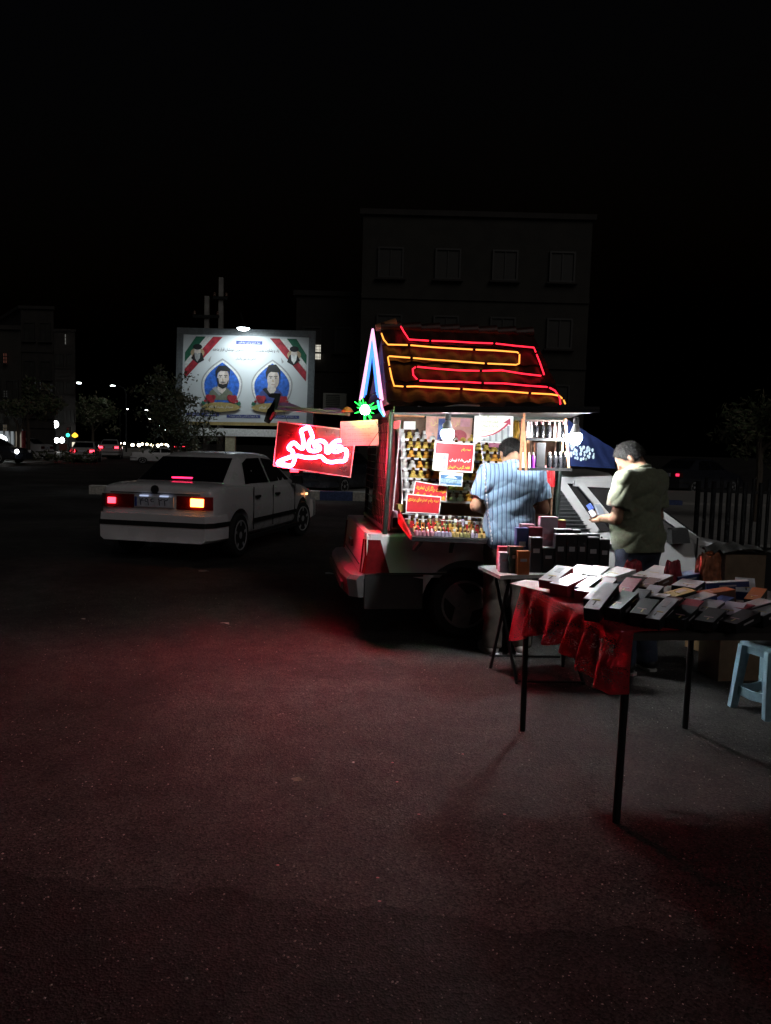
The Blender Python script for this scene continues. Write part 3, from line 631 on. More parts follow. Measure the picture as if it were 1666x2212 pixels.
def wheel(parent, x, y, r, wd, rimm, side, spokes=5, hole_style=False, steer=0.0):
    """side -1: outer face towards -y. Tyre with a rim as its sub-part."""
    k = side
    prof = [(r * .62, -wd / 2), (r * .9, -wd / 2), (r * .985, -wd * .36), (r, -wd * .15), (r, wd * .15), (r * .985, wd * .36), (r * .9, wd / 2), (r * .62, wd / 2)]
    t = MB().lathe(prof, 28, (0, 0, 0), 'y').build('wheel', RUBBER, parent, 35); t.location = (x, y, r); t.rotation_euler = (0, 0, steer)
    fy = k * wd * .42; mb = MB()
    mb.lathe([(r * .68, fy - k * .0), (r * .68, fy + k * .022), (r * .62, fy + k * .022), (r * .60, fy - k * .03)], 28, (0, 0, 0), 'y')
    mb.lathe([(.005, fy + k * .018), (r * .16, fy + k * .016), (r * .19, fy), (r * .19, fy - k * .03)], 16, (0, 0, 0), 'y')
    for i in range(spokes):
        a = 2 * PI * i / spokes + .3; dirv = V((math.cos(a), 0, math.sin(a)))
        if hole_style: mb.beam(dirv * r * .1 + V((0, fy, 0)), dirv * r * .64 + V((0, fy, 0)), r * .5, .03, V((0, k, 0)))
        else: mb.beam(dirv * r * .12 + V((0, fy - k * .005, 0)), dirv * r * .64 + V((0, fy + k * .004, 0)), r * .13, .03, V((0, k, 0)))
    if hole_style: mb.lathe([(.004, fy + k * .012), (r * .42, fy + k * .008), (r * .44, fy - k * .01)], 24, (0, 0, 0), 'y')
    mb.build('rim', rimm, t, 40)
    MB().lathe([(.005, fy - k * .05), (r * .6, fy - k * .05), (r * .6, fy - k * .06)], 20, (0, 0, 0), 'y').build('brake_disc', UNDER, t)
    return t
def loft(secs, closed_ends=True):
    mb = MB(); k = len(secs[0]); vs = [p for s in secs for p in s]; fs = []
    for i in range(len(secs) - 1):
        for j in range(k - 1): fs.append((i * k + j, i * k + j + 1, (i + 1) * k + j + 1, (i + 1) * k + j))
        fs.append((i * k + k - 1, i * k, (i + 1) * k, (i + 1) * k + k - 1))
    if closed_ends: fs.append(tuple(range(k))[::-1]); fs.append(tuple((len(secs) - 1) * k + j for j in range(k)))
    return mb.add(vs, fs)
def hull_section(x, hw, zb, zt, crown=.02):
    zm = zb + (zt - zb) * .45
    half = [(hw * .80, zb), (hw * .95, zb + .05), (hw, zm), (hw * .992, zb + (zt - zb) * .75), (hw * .965, zt - .035), (hw * .90, zt), (hw * .45, zt + crown)]
    return [V((x, -y, z)) for y, z in half] + [V((x, 0, zt + crown * 1.25))] + [V((x, y, z)) for y, z in reversed(half)]
def cut_arches(o, centres, r, sub=False):
    mods = []
    if sub: ss = o.modifiers.new('s', 'SUBSURF'); ss.levels = 2; ss.render_levels = 2
    for (x, z) in centres:
        c = MB().lathe([(r, -1.6), (r, 1.6)], 28, (x, 0, z), 'y'); me = c.mesh('cut', UNDER, 40)
        co = bpy.data.objects.new('cut', me); COL.objects.link(co); co.parent = o.parent; co.matrix_parent_inverse = Matrix(); mods.append(co)
        co.parent = None
        md = o.modifiers.new('b', 'BOOLEAN'); md.object = co; md.operation = 'DIFFERENCE'; md.solver = 'EXACT'
    pm = o.parent; o.parent = None
    dg = bpy.context.evaluated_depsgraph_get(); dg.update(); me = bpy.data.meshes.new_from_object(o.evaluated_get(dg)); o.modifiers.clear(); o.data = me; o.parent = pm
    for co in mods: bpy.data.objects.remove(co)
    smooth_by(o.data, 28)

def saloon(name, label, loc, rz, pt, lights='rear_on', detail=True, L=4.4, rimm=None, group=None, extra_h=0.0, cat='car'):
    t = thing(name, label, cat, loc, rz, group); e = extra_h; k = L / 4.4
    S = [(.07, .74, .42, .93), (.12, .80, .33, .97), (.3, .835, .27, 1.0), (.8, .85, .24, 1.0), (1.3, .855, .22, .965), (2.2, .86, .22, .95), (3.1, .855, .22, .945), (3.5, .845, .23, .90), (4.0, .82, .26, .82), (4.25, .77, .30, .74), (4.38, .66, .40, .64)]
    body = loft([hull_section(x * k, hw, zb, zt + e) for x, hw, zb, zt in S]).build('body', [pt], t, 28)
    wr, xr, xf = .305, .82 * k, 3.50 * k
    if detail: cut_arches(body, [(xr, wr), (xf, wr)], .365, True)
    G = [(.72, .99, .70, .74), (1.30, 1.345, .585, .80), (1.55, 1.395, .585, .805), (2.1, 1.41, .59, .805), (2.5, 1.385, .58, .805), (2.75, 1.28, .60, .80), (3.32, .935, .70, .76)]
    def gsec(x, zr, wr_, wb):
        h = [(wb, .92 + e), (wb - (wb - wr_) * .5, (.92 + e + zr + e) / 2), (wr_, zr - .035 + e), (wr_ - .07, zr + e), (wr_ * .4, zr + .012 + e)]
        return [V((x * k, -y, z)) for y, z in h] + [V((x * k, y, z)) for y, z in reversed(h)]
    loft([gsec(*q) for q in G]).build('cabin', pt, t, 32)
    def gy(x, z):
        for a, b in zip(G, G[1:]):
            if a[0] <= x <= b[0]:
                u = (x - a[0]) / (b[0] - a[0]); zr = a[1] + (b[1] - a[1]) * u; w1 = a[2] + (b[2] - a[2]) * u; wb = a[3] + (b[3] - a[3]) * u
                s_ = min(1, max(0, (z - .92) / max(.02, zr - .035 - .92))); return wb + (w1 - wb) * s_
    def side_pane(pts, s_):
        p = [V((x * k, s_ * (gy(x, z) + .020), z + e)) for x, z in pts]; return MB().poly(p if s_ < 0 else p[::-1])
    for s_ in (-1, 1):
        side_pane([(1.17, .985), (2.0, .985), (2.0, 1.34), (1.55, 1.335), (1.36, 1.27)], s_).build('side_window', GLASS, t)
        side_pane([(2.07, .985), (3.02, .985), (2.76, 1.17), (2.5, 1.31), (2.07, 1.34)], s_).build('side_window', GLASS, t)
    def slope(a, b, u0, u1, wk, off):
        z0, z1_, w0, w1 = a[1], b[1], a[2], b[2]; f = lambda u: (a[0] + (b[0] - a[0]) * u, (w0 + (w1 - w0) * u) * wk, z0 + (z1_ - z0) * u)
        A, B = f(u0), f(u1); nx, nz = -(z1_ - z0), (b[0] - a[0]); l = math.hypot(nx, nz); nx, nz = nx / l * off, nz / l * off
        pts = []
        for q, sg in ((A, -1), (A, 1), (B, 1), (B, -1)): pts.append(V((q[0] * k + nx, sg * q[1], q[2] + nz + .012 + e)))
        return pts
    p = slope(G[0], G[1], .04, .93, .9, .008); MB().poly(p).build('rear_window', GLASS, t)
    p = slope(G[5], G[6], .06, .96, .92, .008); p2 = slope(G[4], G[5], .25, 1.0, .9, .008); MB().poly(p[::-1]).build('windscreen', GLASS, t)
    # bumpers
    def bumper(x0, x1, xw, za, zb_, name_):
        sec = []
        for x, w_ in (((x0), .73), (x0 + (x1 - x0) * .25, .80), (x1, xw)):
            h = [(w_ * .93, za), (w_, za + .04), (w_ * 1.005, (za + zb_) / 2), (w_ * .985, zb_)]
            sec.append([V((x * k, -y, z + e * .4)) for y, z in h] + [V((x * k, y, z + e * .4)) for y, z in reversed(h)])
        return loft(sec).build(name_, pt, t, 30)
    bumper(-.02, .40, .862, .27, .62, 'rear_bumper'); bumper(4.44, 4.08, .84, .26, .60, 'front_bumper')
    mb = MB(); zs = .50 + e * .4   # dark rubbing strip round the bumper and along the doors
    pth = [(-.028, -.72), (-.02, -.745), (.085, -.815), (.42, -.875)]
    for (xa, ya), (xb, yb) in zip(pth, pth[1:]):
        for s_ in (-1, 1): mb.hexa([V((xa * k, ya * s_, zs - .03)), V((xb * k, yb * s_, zs - .03)), V((xb * k, yb * s_ * .985, zs - .03)), V((xa * k + .02, ya * s_ * .985, zs - .03))], [V((xa * k, ya * s_, zs + .03)), V((xb * k, yb * s_, zs + .03)), V((xb * k, yb * s_ * .985, zs + .03)), V((xa * k + .02, ya * s_ * .985, zs + .03))])
    mb.box((-.02 * k, 0, zs), (.024, 1.45, .06)); mb.build('bumper_strip', TRIM, t)
    if detail:
        for s_ in (-1, 1):
            MB().box(((1.25 + 3.12) / 2 * k, s_ * .862, .47), (1.85 * k, .016, .055)).build('door_strip', TRIM, t)
            for xd in (1.28, 2.05, 3.05): MB().box((xd * k, s_ * .853, .64), (.010, .012, .60)).build('door_gap', TRIM, t)
            for xd in (1.42, 2.22): MB().box((xd * k, s_ * .862, .80), (.16, .03, .035)).build('door_handle', TRIM, t)
            MB().box((2.95 * k, s_ * .93, .99), (.10, .17, .12), taper=.8).build('wing_mirror', TRIM, t)
            MB().box(((2.2) * k, s_ * .84, .24), (2.3 * k, .04, .06)).build('sill', TRIM, t)
        MB().box((.055, 0, .885), (.012, 1.25, .012)).build('boot_gap', TRIM, t)
        MB().tube([(1.45 * k, -.35, 1.39), (1.2 * k, -.35, 1.62)], .004, 5).build('aerial', TRIM, t)
    # tail lamps
    for s_ in (-1, 1):
        tlp = MB().hexa([V((.055, s_ * .30, .69 + e)), V((.035, s_ * .69, .69 + e)), V((.10, s_ * .785, .69 + e)), V((.13, s_ * .30, .69 + e))], [V((.06, s_ * .30, .86 + e)), V((.045, s_ * .69, .86 + e)), V((.105, s_ * .78, .86 + e)), V((.13, s_ * .30, .86 + e))]).build('tail_lamp', REDLENS, t)
        if lights in ('rear_on', 'indicating'):
            if lights == 'indicating' and s_ == -1:
                MB().box((.036, s_ * .595, .785), (.03, .17, .10)).build('indicator', AMBER_ON, tlp)
            else: MB().box((.036, s_ * .60, .775 + e), (.03, .10 if lights == 'indicating' else .3, .075 if lights == 'indicating' else .15)).build('brake_light', BRAKE, tlp)
    npl = MB().box((.040, 0, .775 + e), (.03, .54, .13)).build('number_plate', PLATE, t)
    if detail:
        vs, fs, tw, th_ = text_pts('۲۲ ۴۹۶'); kk = .40 / tw; MB().add([V((.0238, -v.x * kk, .775 + v.y * min(kk, .09 / th_))) for v in vs], fs).build('plate_lettering', M('plate_ink', (.03, .03, .06), .6), npl); MB().box((.0235, .25, .775), (.002, .03, .12)).build('plate_band', M('plate_blue', (.03, .06, .3), .6), npl)
    if lights == 'indicating':
        MB().box((.80 * k, 0, 1.055), (.03, .30, .03)).build('third_stop_lamp', STOP3, t)
        for y in (-.14, .14): MB().box((.035, y, .852), (.03, .11, .018)).build('plate_lamp', EM('plate_lamp', (.6, .7, 1), .7), t)
        MB().box((3.62 * k, -.866, .72), (.07, .02, .035)).build('side_repeater', EM('repeater', (1, .4, .15), 5), t)
        MB().lathe([(.001, 0), (.055, 0), (.055, .012), (.001, .015)], 16, (.05, 0, .935), 'x').build('badge', TRIM, t)
    # front lamps
    hs_ = 1.6 if lights.startswith('front') else .5
    for s_ in (-1, 1):
        hm = EM('headlamp_warm', (1, .82, .55), 22) if lights == 'front_warm' else EM('headlamp_white', (.9, .95, 1), 22) if lights == 'front_white' else M('headlamp_off', (.4, .4, .4), .1)
        MB().lathe([(.01, .13), (.14 * hs_, .1), (.2 * hs_, 0)], 12, (4.34 * k, s_ * .55, .66 + e), 'x').build('headlamp', hm, t, 50)
    MB().box((4.40 * k, 0, .62 + e), (.05, .7, .14)).build('grille', TRIM, t)
    for x in (xr, xf):
        for s_ in (-1, 1): wheel(t, x, s_ * .76, wr, .19, rimm or ALLOY, s_, steer=(R(-8) if x == xf and lights == 'indicating' else 0))
    MB().box((2.2 * k, 0, .30), (3.4 * k, 1.1, .16)).build('underbody', UNDER, t)
    return t
# the white saloon turning behind the stall
ph = R(12); fwd = V((math.sin(ph), math.cos(ph), 0)); lft = V((-fwd.y, fwd.x, 0))
rc = V((-2.13, 9.60, 0)) + lft * .86
saloon('saloon_car', 'white saloon with indicator and brake lamps lit, passing behind the stall', rc, R(78), WHITE_P, 'indicating', True, 4.45)

# cars farther up the street
def face(px, py, deg): return gnd(px, py), R(deg)
p = gnd(178, 1000); saloon('saloon_car', 'silver car with red brake lamps glowing up the street', p, R(90 + 15), SILVER_P, 'rear_on', False, 4.3)
p = gnd(235, 992); suv = saloon('hatchback_car', 'pale silver crossover with slim red tail lamps ahead of the braking car', p, R(90 + 15), SILVER_P, 'rear_on', False, 4.3, extra_h=.18)
p = gnd(282, 1001); osl = saloon('saloon_car', 'old boxy white saloon parked side on by the street tree', p, R(18), WHITE_P, 'off', False, 4.2); osl.scale = (1, 1, .8)
for px, ll, lb, Y in ((292, 'front_warm', 'oncoming car with warm headlamps at the front of the far queue', 150), (332, 'front_warm', 'oncoming car with warm headlamps beside the far queue', 152), (368, 'front_white', 'oncoming car with white headlamps behind the old saloon', 165), (311, 'front_warm', 'farther oncoming car with warm headlamps between the two leading ones', 200), (264, 'front_warm', 'oncoming car with warm headlamps past the crossover', 215), (352, 'front_warm', 'farther oncoming car with warm headlamps over the old saloon', 210)):
    q = at(px, 960, Y); saloon('saloon_car', lb, (q.x + .3, Y, 0), R(-90 + 16), DARK_P, ll, False, 4.3)
q = at(388, 964, 120); saloon('saloon_car', 'distant car with red tail lamps glimpsed beside the street tree', (q.x, 120, 0), R(90 + 16), DARK_P, 'rear_on', False, 4.3)
p = gnd(60, 1002); saloon('saloon_car', 'white hatchback parked at the kerb before the tall dark house', (at(104, 960, 53).x, 53, .14), R(172), WHITE_P, 'off', False, 4.0)
q = at(28, 975, 42); dk = saloon('saloon_car', 'dark car with one bluish white headlamp by the lit shop', (q.x - 3.6, 42.8, .14), R(-12), DARK_P, 'off', False, 4.3)
MB().lathe([(.01, -.12), (.09, -.08), (.12, 0)], 12, (4.34, -.55, .66), 'y').build('lit_headlamp', EM('headlamp_white', (.9, .95, 1), 22), dk, 50)
q = at(688, 1040, 25.5); saloon('saloon_car', 'dark parked car with two small red lamps seen under the neon sign', (q.x - .1, 23.6, 0), R(62), DARK_P, 'rear_on', False, 3.6)
q = at(1443, 1053, 30); saloon('saloon_car', 'unlit dark car showing one red lamp past the pickup bonnet', (q.x - .2, 30, 0), R(35), DARK_P, 'off', False, 4.3)
dkc = [o for o in COL.objects if o.get('label', '').startswith('unlit dark car')][0]
MB().box((.03, -.6, .78), (.03, .14, .1)).build('tail_light', EM('dim_red', (1, .03, .1), 1.6), dkc)

# ---------------------------------------------------------------- the white pickup carrying the stall (local: t forward, d away from the near flank, z up)
pk = thing('pickup_truck', 'white pickup truck with red lit tailgate carrying the market stall', 'pickup truck', TO, TA)
WD = 1.66; PICK_P = paint('dusty_white_paint', (.55, .55, .55), .35)
def flank(x0, x1, n=14):                      # bed side wall: gently bowed outer skin, thick, with wheel arch cut later
    secs = []
    for i in range(n + 1):
        x = x0 + (x1 - x0) * i / n; b_ = .012 * math.sin(PI * i / n)
        pts = [(.05, .26), (.012 - b_, .30), (-.012 - b_, .52), (.0 - b_, .555), (-.004 - b_, .72), (.012 - b_, .84), (.03, .865), (.085, .865), (.095, .84), (.09, .28)]
        secs.append([V((x, y, z)) for y, z in pts])
    return loft(secs)
bs = flank(-.82, .78).build('bed_side', PICK_P, pk, 30); cut_arches(bs, [(0, .29)], .37)
mb = flank(-.82, .78); mb.v = [(x, WD - y, z) for x, y, z in mb.v]; mb.build('bed_side', PICK_P, pk, 30)
MB().box((0, WD / 2, .52), (1.6, WD - .2, .05)).build('bed_floor', PICK_P, pk)
MB().box((.80, WD / 2, .68), (.05, WD - .2, .36)).build('bed_front', PICK_P, pk)
MB().hexa([(-.86, .10, .50), (-.80, .10, .50), (-.80, WD - .1, .50), (-.86, WD - .1, .50)], [(-.83, .10, .865), (-.78, .10, .865), (-.78, WD - .1, .865), (-.83, WD - .1, .865)]).build('tailgate', PICK_P, pk)
MB().box((-.868, WD / 2, .70), (.02, .22, .06)).build('tailgate_handle', TRIM, pk)
MB().box((-.862, WD / 2, .60), (.006, WD - .3, .008)).build('tailgate_crease', TRIM, pk)
# rear corner posts and lamps
for s_, y0 in ((1, 0.0), (-1, WD)):
    MB().hexa([(-.86, y0 + s_ * .03, .50), (-.80, y0 - s_ * .008, .50), (-.70, y0 - s_ * .012, .50), (-.80, y0 + s_ * .10, .50)], [(-.83, y0 + s_ * .045, .86), (-.79, y0 + s_ * .005, .86), (-.70, y0 + s_ * .002, .86), (-.78, y0 + s_ * .10, .86)]).build('corner_post', PICK_P, pk)
    MB().hexa([(-.868, y0 + s_ * .06, .545), (-.835, y0 - s_ * .016, .545), (-.635, y0 - s_ * .022, .545), (-.62, y0 + s_ * .02, .545)], [(-.845, y0 + s_ * .06, .815), (-.80, y0 - s_ * .006, .815), (-.715, y0 - s_ * .012, .815), (-.70, y0 + s_ * .02, .815)]).build('tail_lamp', REDLENS, pk)
# lower dark valance behind the wheel and the bumper
MB().box((-.595, .03, .40), (.47, .10, .275)).build('lower_valance', TRIM, pk)
MB().box((.58, .03, .40), (.42, .10, .275)).build('lower_valance', TRIM, pk)
loft([[V((x, y, z)) for x, y, z in ((-.98 + o, yy, .36), (-1.0 + o, yy, .50), (-.97 + o, yy, .535), (-.84, yy, .535), (-.84, yy, .36))] for yy, o in ((-.035, .1), (.02, .03), (.3, 0), (WD - .3, 0), (WD - .02, .03), (WD + .035, .1))]).build('rear_bumper', M('bumper_plastic', (.07, .07, .07), .5), pk, 30)
MB().box((-1.0, WD / 2, .43), (.02, WD - .3, .05)).build('bumper_strip', TRIM, pk)
MB().lathe([(.002, -.01), (.012, -.006), (.014, 0)], 10, (-.52, -.008, .40), 'y').build('fuel_cap_lamp', EM('green_dot', (.1, 1, .35), 2.0), pk)
# cab: lower hull, doors, greenhouse
secs = []
for x, o, zb, zt_ in ((.82, .03, .26, .86), (1.2, .0, .24, .885), (1.7, -.005, .24, .885), (1.96, .0, .25, .86), (2.1, .005, .25, .82), (2.45, .02, .27, .745), (2.9, .06, .30, .66), (3.05, .14, .38, .56)):
    h = [(o + .15, zb), (o + .02, zb + .06), (o - .005, (zb + zt_) / 2), (o + .015, zt_ - .05), (o + .07, zt_), (WD * .3, zt_ + .03), (WD / 2, zt_ + .035)]
    secs.append([V((x, y, z)) for y, z in h] + [V((x, WD - y, z)) for y, z in reversed(h[:-1])])
hull = loft(secs).build('cab_body', PICK_P, pk, 30); cut_arches(hull, [(2.42, .29)], .34)
def cs(px, py, d): return tk(px, py, d)
# roof outline from the photo: rear top, front top
rt0, rt1 = cs(1202, 1026, .22), cs(1330, 1037, .22)
zr = rt0.z; secs = []
for x, z in ((rt0.x - .02, zr - .03), (rt0.x + .06, zr), (rt0.x + .5, zr + .015), (rt1.x + .0, zr - .015), (rt1.x + .14, zr - .07)):
    secs.append([V((x, y, zz)) for y, zz in ((.205, z - .07), (.22, z - .015), (.30, z + .01), (WD / 2, z + .03), (WD - .30, z + .01), (WD - .22, z - .015), (WD - .205, z - .07))])
loft(secs).build('cab_roof', PICK_P, pk, 30)
mb = MB()                                      # pillars: slanting rear pillar, door frame, windscreen pillar
MB().beam((rt0.x + .02, .20, zr - .05), (rt0.x + .30, .055, .88), .075, .05, V((0, 1, 0))).build('rear_pillar', PICK_P, pk)
MB().beam((rt0.x + .19, .196, zr - .06), (rt0.x + .52, .045, .88), .05, .05, V((0, 1, 0))).build('door_frame', PICK_P, pk)
MB().beam((rt0.x + .15, .198, zr - .065), (rt1.x + .14, .198, zr - .08), .05, .045, V((0, 1, 0))).build('door_frame', PICK_P, pk)
MB().beam((rt1.x + .05, .20, zr - .08), (2.02, .06, .825), .05, .06, V((0, 1, 0))).build('windscreen_pillar', PICK_P, pk)
MB().poly([(rt0.x + .08, .19, zr - .09), (rt1.x + .12, .19, zr - .10), (1.96, .07, .88), (rt0.x + .33, .07, .90)], (0, 1, 0), .01).build('side_window', GLASS, pk)
MB().poly([(rt0.x + .08, WD - .2, zr - .09), (rt1.x + .12, WD - .2, zr - .10), (1.96, WD - .08, .88), (rt0.x + .33, WD - .08, .90)], (0, 1, 0), .01).build('side_window', GLASS, pk)
MB().poly([(rt1.x + .15, .24, zr - .08), (rt1.x + .15, WD - .24, zr - .08), (2.04, WD - .1, .86), (2.04, .1, .86)], (1, 0, .6), .008).build('windscreen', GLASS, pk)
MB().poly([(rt0.x - .0, .22, zr - .06), (rt0.x - .0, WD - .22, zr - .06), (rt0.x + .02, WD - .1, .88), (rt0.x + .02, .12, .88)], (1, 0, 0), .01).build('rear_window', GLASS, pk)
# black ribbed quarter panel behind the rear pillar
RIB = M('ribbed_black_plastic', (.035, .038, .04), .45)
MB().poly([(rt0.x - .03, .215, zr - .05), (rt0.x + .03, .205, zr - .05), (rt0.x + .30, .06, .885), (rt0.x - .06, .06, .885)], (0, 1, 0), .02).build('quarter_panel', RIB, pk)
for i in range(13):
    u = (i + .5) / 13; z = (zr - .06) * (1 - u) + .90 * u; y = .21 * (1 - u) + .06 * u; xa = rt0.x - .03 - .03 * u; xb = rt0.x + .01 + .27 * u
    MB().box(((xa + xb) / 2, y - .012, z), (xb - xa, .018, .011)).build('rib', RIB, pk)
mp = tk(1478, 1160, -.12); MB().hexa([mp + V((-.10, 0, -.06)), mp + V((.06, 0, -.05)), mp + V((.09, .1, -.05)), mp + V((-.08, .14, -.06))], [mp + V((-.11, 0, .06)), mp + V((.03, 0, .07)), mp + V((.06, .1, .07)), mp + V((-.08, .14, .06))]).build('wing_mirror', TRIM, pk)
MB().beam(mp + V((.0, .12, -.03)), (1.90, .05, .88), .04, .04).build('mirror_arm', TRIM, pk)
for x in (rt0.x + .33, 1.98): MB().box((x, -.006, .60), (.01, .012, .52)).build('door_gap', TRIM, pk)
MB().box((rt0.x + .48, -.012, .78), (.17, .03, .04)).build('door_handle', TRIM, pk)
MB().box((1.45, -.014, .53), (1.2, .016, .05)).build('door_strip', TRIM, pk)
MB().box((-.04, -.022, .548), (1.4, .012, .012)).build('bed_strip', TRIM, pk)
for x in (0.0, 2.42):
    wheel(pk, x, .11, .29, .18, HUBC, -1, 3, True); wheel(pk, x, WD - .11, .29, .18, HUBC, 1, 3, True)
MB().box((.8, WD / 2, .33), (3.0, 1.0, .18)).build('chassis', UNDER, pk)
# ================================================================ THE STALL ON THE PICKUP BED
st = thing('market_stall', 'house shaped stall with tiled metal roof built on the pickup bed', 'market stall', TO, TA)
POSTM = M('dark_green_steel', (.03, .042, .036), .4, .4); WOODO = M('orange_wood', (.42, .17, .07), .6, scale=30); REDB = M('dark_red_board', (.16, .012, .016), .6)
ROOFM = M('roof_tile_metal', (.05, .017, .011), .45, .2, var=.4, scale=9, bump=.2); BACKM = M('brown_board', (.16, .085, .05), .6); ACRY = M('acrylic_shelf', (.55, .5, .5), .15)
PALEB = M('pale_board', (.55, .5, .5), .7)
# posts (leaning a little as in the photo)
pb, pt_ = tk(*z1(281, 1308), .03), tk(*z1(322, 585), .03)
lean = (pt_.x - pb.x) / (pt_.z - pb.z)
MB().tube([pb, pt_], .021, 12).build('post', POSTM, st, 40)
base_z, top_z = pb.z, pt_.z
def post(t, d, r=.02): MB().tube([(t, d, base_z), (t + lean * (top_z - base_z), d, top_z)], r, 10).build('post', POSTM, st, 40)
DF = 1.46
post(pb.x + .01, DF); post(.74, .03); post(.74, DF)
tr_ = pb.x + lean * (top_z - base_z)
MB().beam((tr_, .03, top_z), (.74 + lean, .03, top_z - .02), .035, .035).build('eave_beam', POSTM, st)
MB().beam((tr_, DF, top_z), (.74 + lean, DF, top_z - .02), .035, .035).build('eave_beam', POSTM, st)
MB().beam((tr_, .05, top_z - .002), (tr_, DF - .02, top_z - .002), .033, .033).build('cross_beam', POSTM, st)
MB().beam((.74 + lean, .05, top_z - .022), (.74 + lean, DF - .02, top_z - .022), .033, .033).build('cross_beam', POSTM, st)
MB().beam((pb.x, .06, base_z + .04), (pb.x, DF - .02, base_z + .04), .03, .03).build('cross_beam', POSTM, st)
# wooden pole under the eave
a, b = tk(*z1(330, 602), .10), tk(*z1(515, 606), .10); MB().tube([a, b], .014, 10).build('wood_pole', WOODO, st, 40)
# roof: two tiled slopes
e0, e1, r0_, r1_ = tk(836, 872, -.07), tk(1219, 876, -.07), tk(822, 709, .78), tk(1150, 723, .78)
nr = (e1 - e0).cross(r0_ - e0).normalized()
def roof_pt(u, v, o=0.0): return e0.lerp(e1, u).lerp(r0_.lerp(r1_, u), v) + nr * o
def roof_uv_disp(u, v): 
    st_ = (v * 4) % 1.0; return .020 * abs(math.sin(PI * u * 8.2)) - .018 * st_ + .012
for i in range(4):                         # four overlapping courses of pressed tiles
    MB().grid(lambda u, v, i=i: roof_pt(u, (i + v * 1.06) / 4, roof_uv_disp(u, (i + v * .985) / 4)), 66, 5).build('tile_course', ROOFM, st, 50)
f0, f1 = V((e0.x, 1.60, e0.z)), V((e1.x, 1.60, e1.z)); nf = (r0_ - f0).cross(f1 - f0).normalized()
for i in range(4):
    MB().grid(lambda u, v, i=i: f0.lerp(f1, u).lerp(r0_.lerp(r1_, u), (i + v * 1.06) / 4) + nf * roof_uv_disp(u, (i + v * .985) / 4), 40, 4).build('tile_course', ROOFM, st, 50)
mb = MB()
for i in range(8):
    u0, u1 = i / 8, (i + 1.05) / 8; a, b = r0_.lerp(r1_, u0), r0_.lerp(r1_, min(1, u1)); MB().tube([a + V((0, 0, .005)), b + V((0, 0, .018))], [.045, .055], 10).build('ridge_tile', ROOFM, st, 40)
MB().tube([r0_ + V((-.04, 0, .0)), r0_ + V((.14, 0, .045))], [.03, .05], 10).build('ridge_end', WOODO, st, 40)
MB().poly([V((e0.x + .02, -.02, e0.z)), V((e0.x + .02, 1.55, e0.z)), V((r0_.x + .02, .78, r0_.z - .04))], (1, 0, 0), .015).build('gable_board', M('gable_dark', (.03, .03, .04), .6), st)
MB().poly([V((e1.x - .02, -.02, e1.z)), V((e1.x - .02, 1.55, e1.z)), V((r1_.x - .02, .78, r1_.z - .04))], (-1, 0, 0), .015).build('gable_board', M('gable_dark', (.03, .03, .04), .6), st)
# flap awning propped out over the customers
AW = M('awning_sheet', (.15, .14, .13), .5, var=.5, scale=5, bump=.5, bscale=14); 
aw0, aw1 = tk(852, 887, -.98), tk(1296, 887, -.98); ai0, ai1 = tk(848, 892, .0), tk(1225, 903, .0)
def awp(u, v, o=0): p = aw0.lerp(aw1, u).lerp(ai0.lerp(ai1, u), v); return p + V((0, 0, .006 * math.sin(u * 23) * math.sin(v * 9) + o))
mb = MB().grid(lambda u, v: awp(u, v, .014), 40, 8); mb.grid(lambda u, v: awp(1 - u, v, 0), 40, 8); mb.build('awning', AW, st, 50)
MB().beam(aw0 + V((0, .012, .007)), aw1 + V((0, .012, .007)), .018, .04).build('awning_rail', BLACKM, st)
# display back board, side boards, floor board, rear mesh
bk = [tk(846, 900, .47), tk(1150, 912, .47), tk(1150, 1160, .47), tk(850, 1150, .47)]; MB().poly(bk, (0, 1, 0), .012).build('back_board', BACKM, st)
MB().poly([tk(843, 925, .05), tk(859, 928, .46), tk(874, 1118, .46), tk(838, 1148, .05)], (1, 0, 0), .012).build('side_board', REDB, st)
MB().poly([(.70, .05, .90), (.70, DF, .90), (.72, DF, top_z - .05), (.72, .05, top_z - .05)], (1, 0, 0), .012).build('side_board', BACKM, st)
MB().box((.03, .45, .885), (1.36, .78, .02)).build('counter_board', BACKM, st)
MB().poly([(pb.x + .06, .10, .90), (pb.x + .06, DF, .90), (pb.x + .06 + .05, DF, top_z - .06), (pb.x + .06 + .05, .10, top_z - .06)], (1, 0, 0), .01).build('rear_sheet', PALEB, st)
mb = MB(); z0, z1_ = base_z + .05, top_z - .03
for i in range(15):
    d = .06 + (DF - .08) * i / 14; mb.tube([(pb.x, d, z0), (pb.x + lean * (z1_ - z0), d, z1_)], .0035, 5)
for i in range(15):
    z = z0 + (z1_ - z0) * i / 14; mb.tube([(pb.x + lean * (z - z0) - .003, .05, z), (pb.x + lean * (z - z0) - .003, DF, z)], .0035, 5)
mb.build('wire_mesh', BLACKM, st, kind='stuff')
# folded cloth and box on the bed edge behind the post
cl = thing('folded_blanket', 'folded pink lit blanket lying in the pickup bed by the tailgate', 'blanket', TW(-.66, .7, .55), TA)
for i in range(4): MB().grid(lambda u, v, i=i: V((-.12 + .26 * u, -.55 + 1.1 * v, .05 + i * .07 + .015 * math.sin(v * 17 + i) + .02 * math.sin(u * PI))), 6, 24).build('fold', M('pink_cloth', (.5, .3, .32), .9), cl, 60)

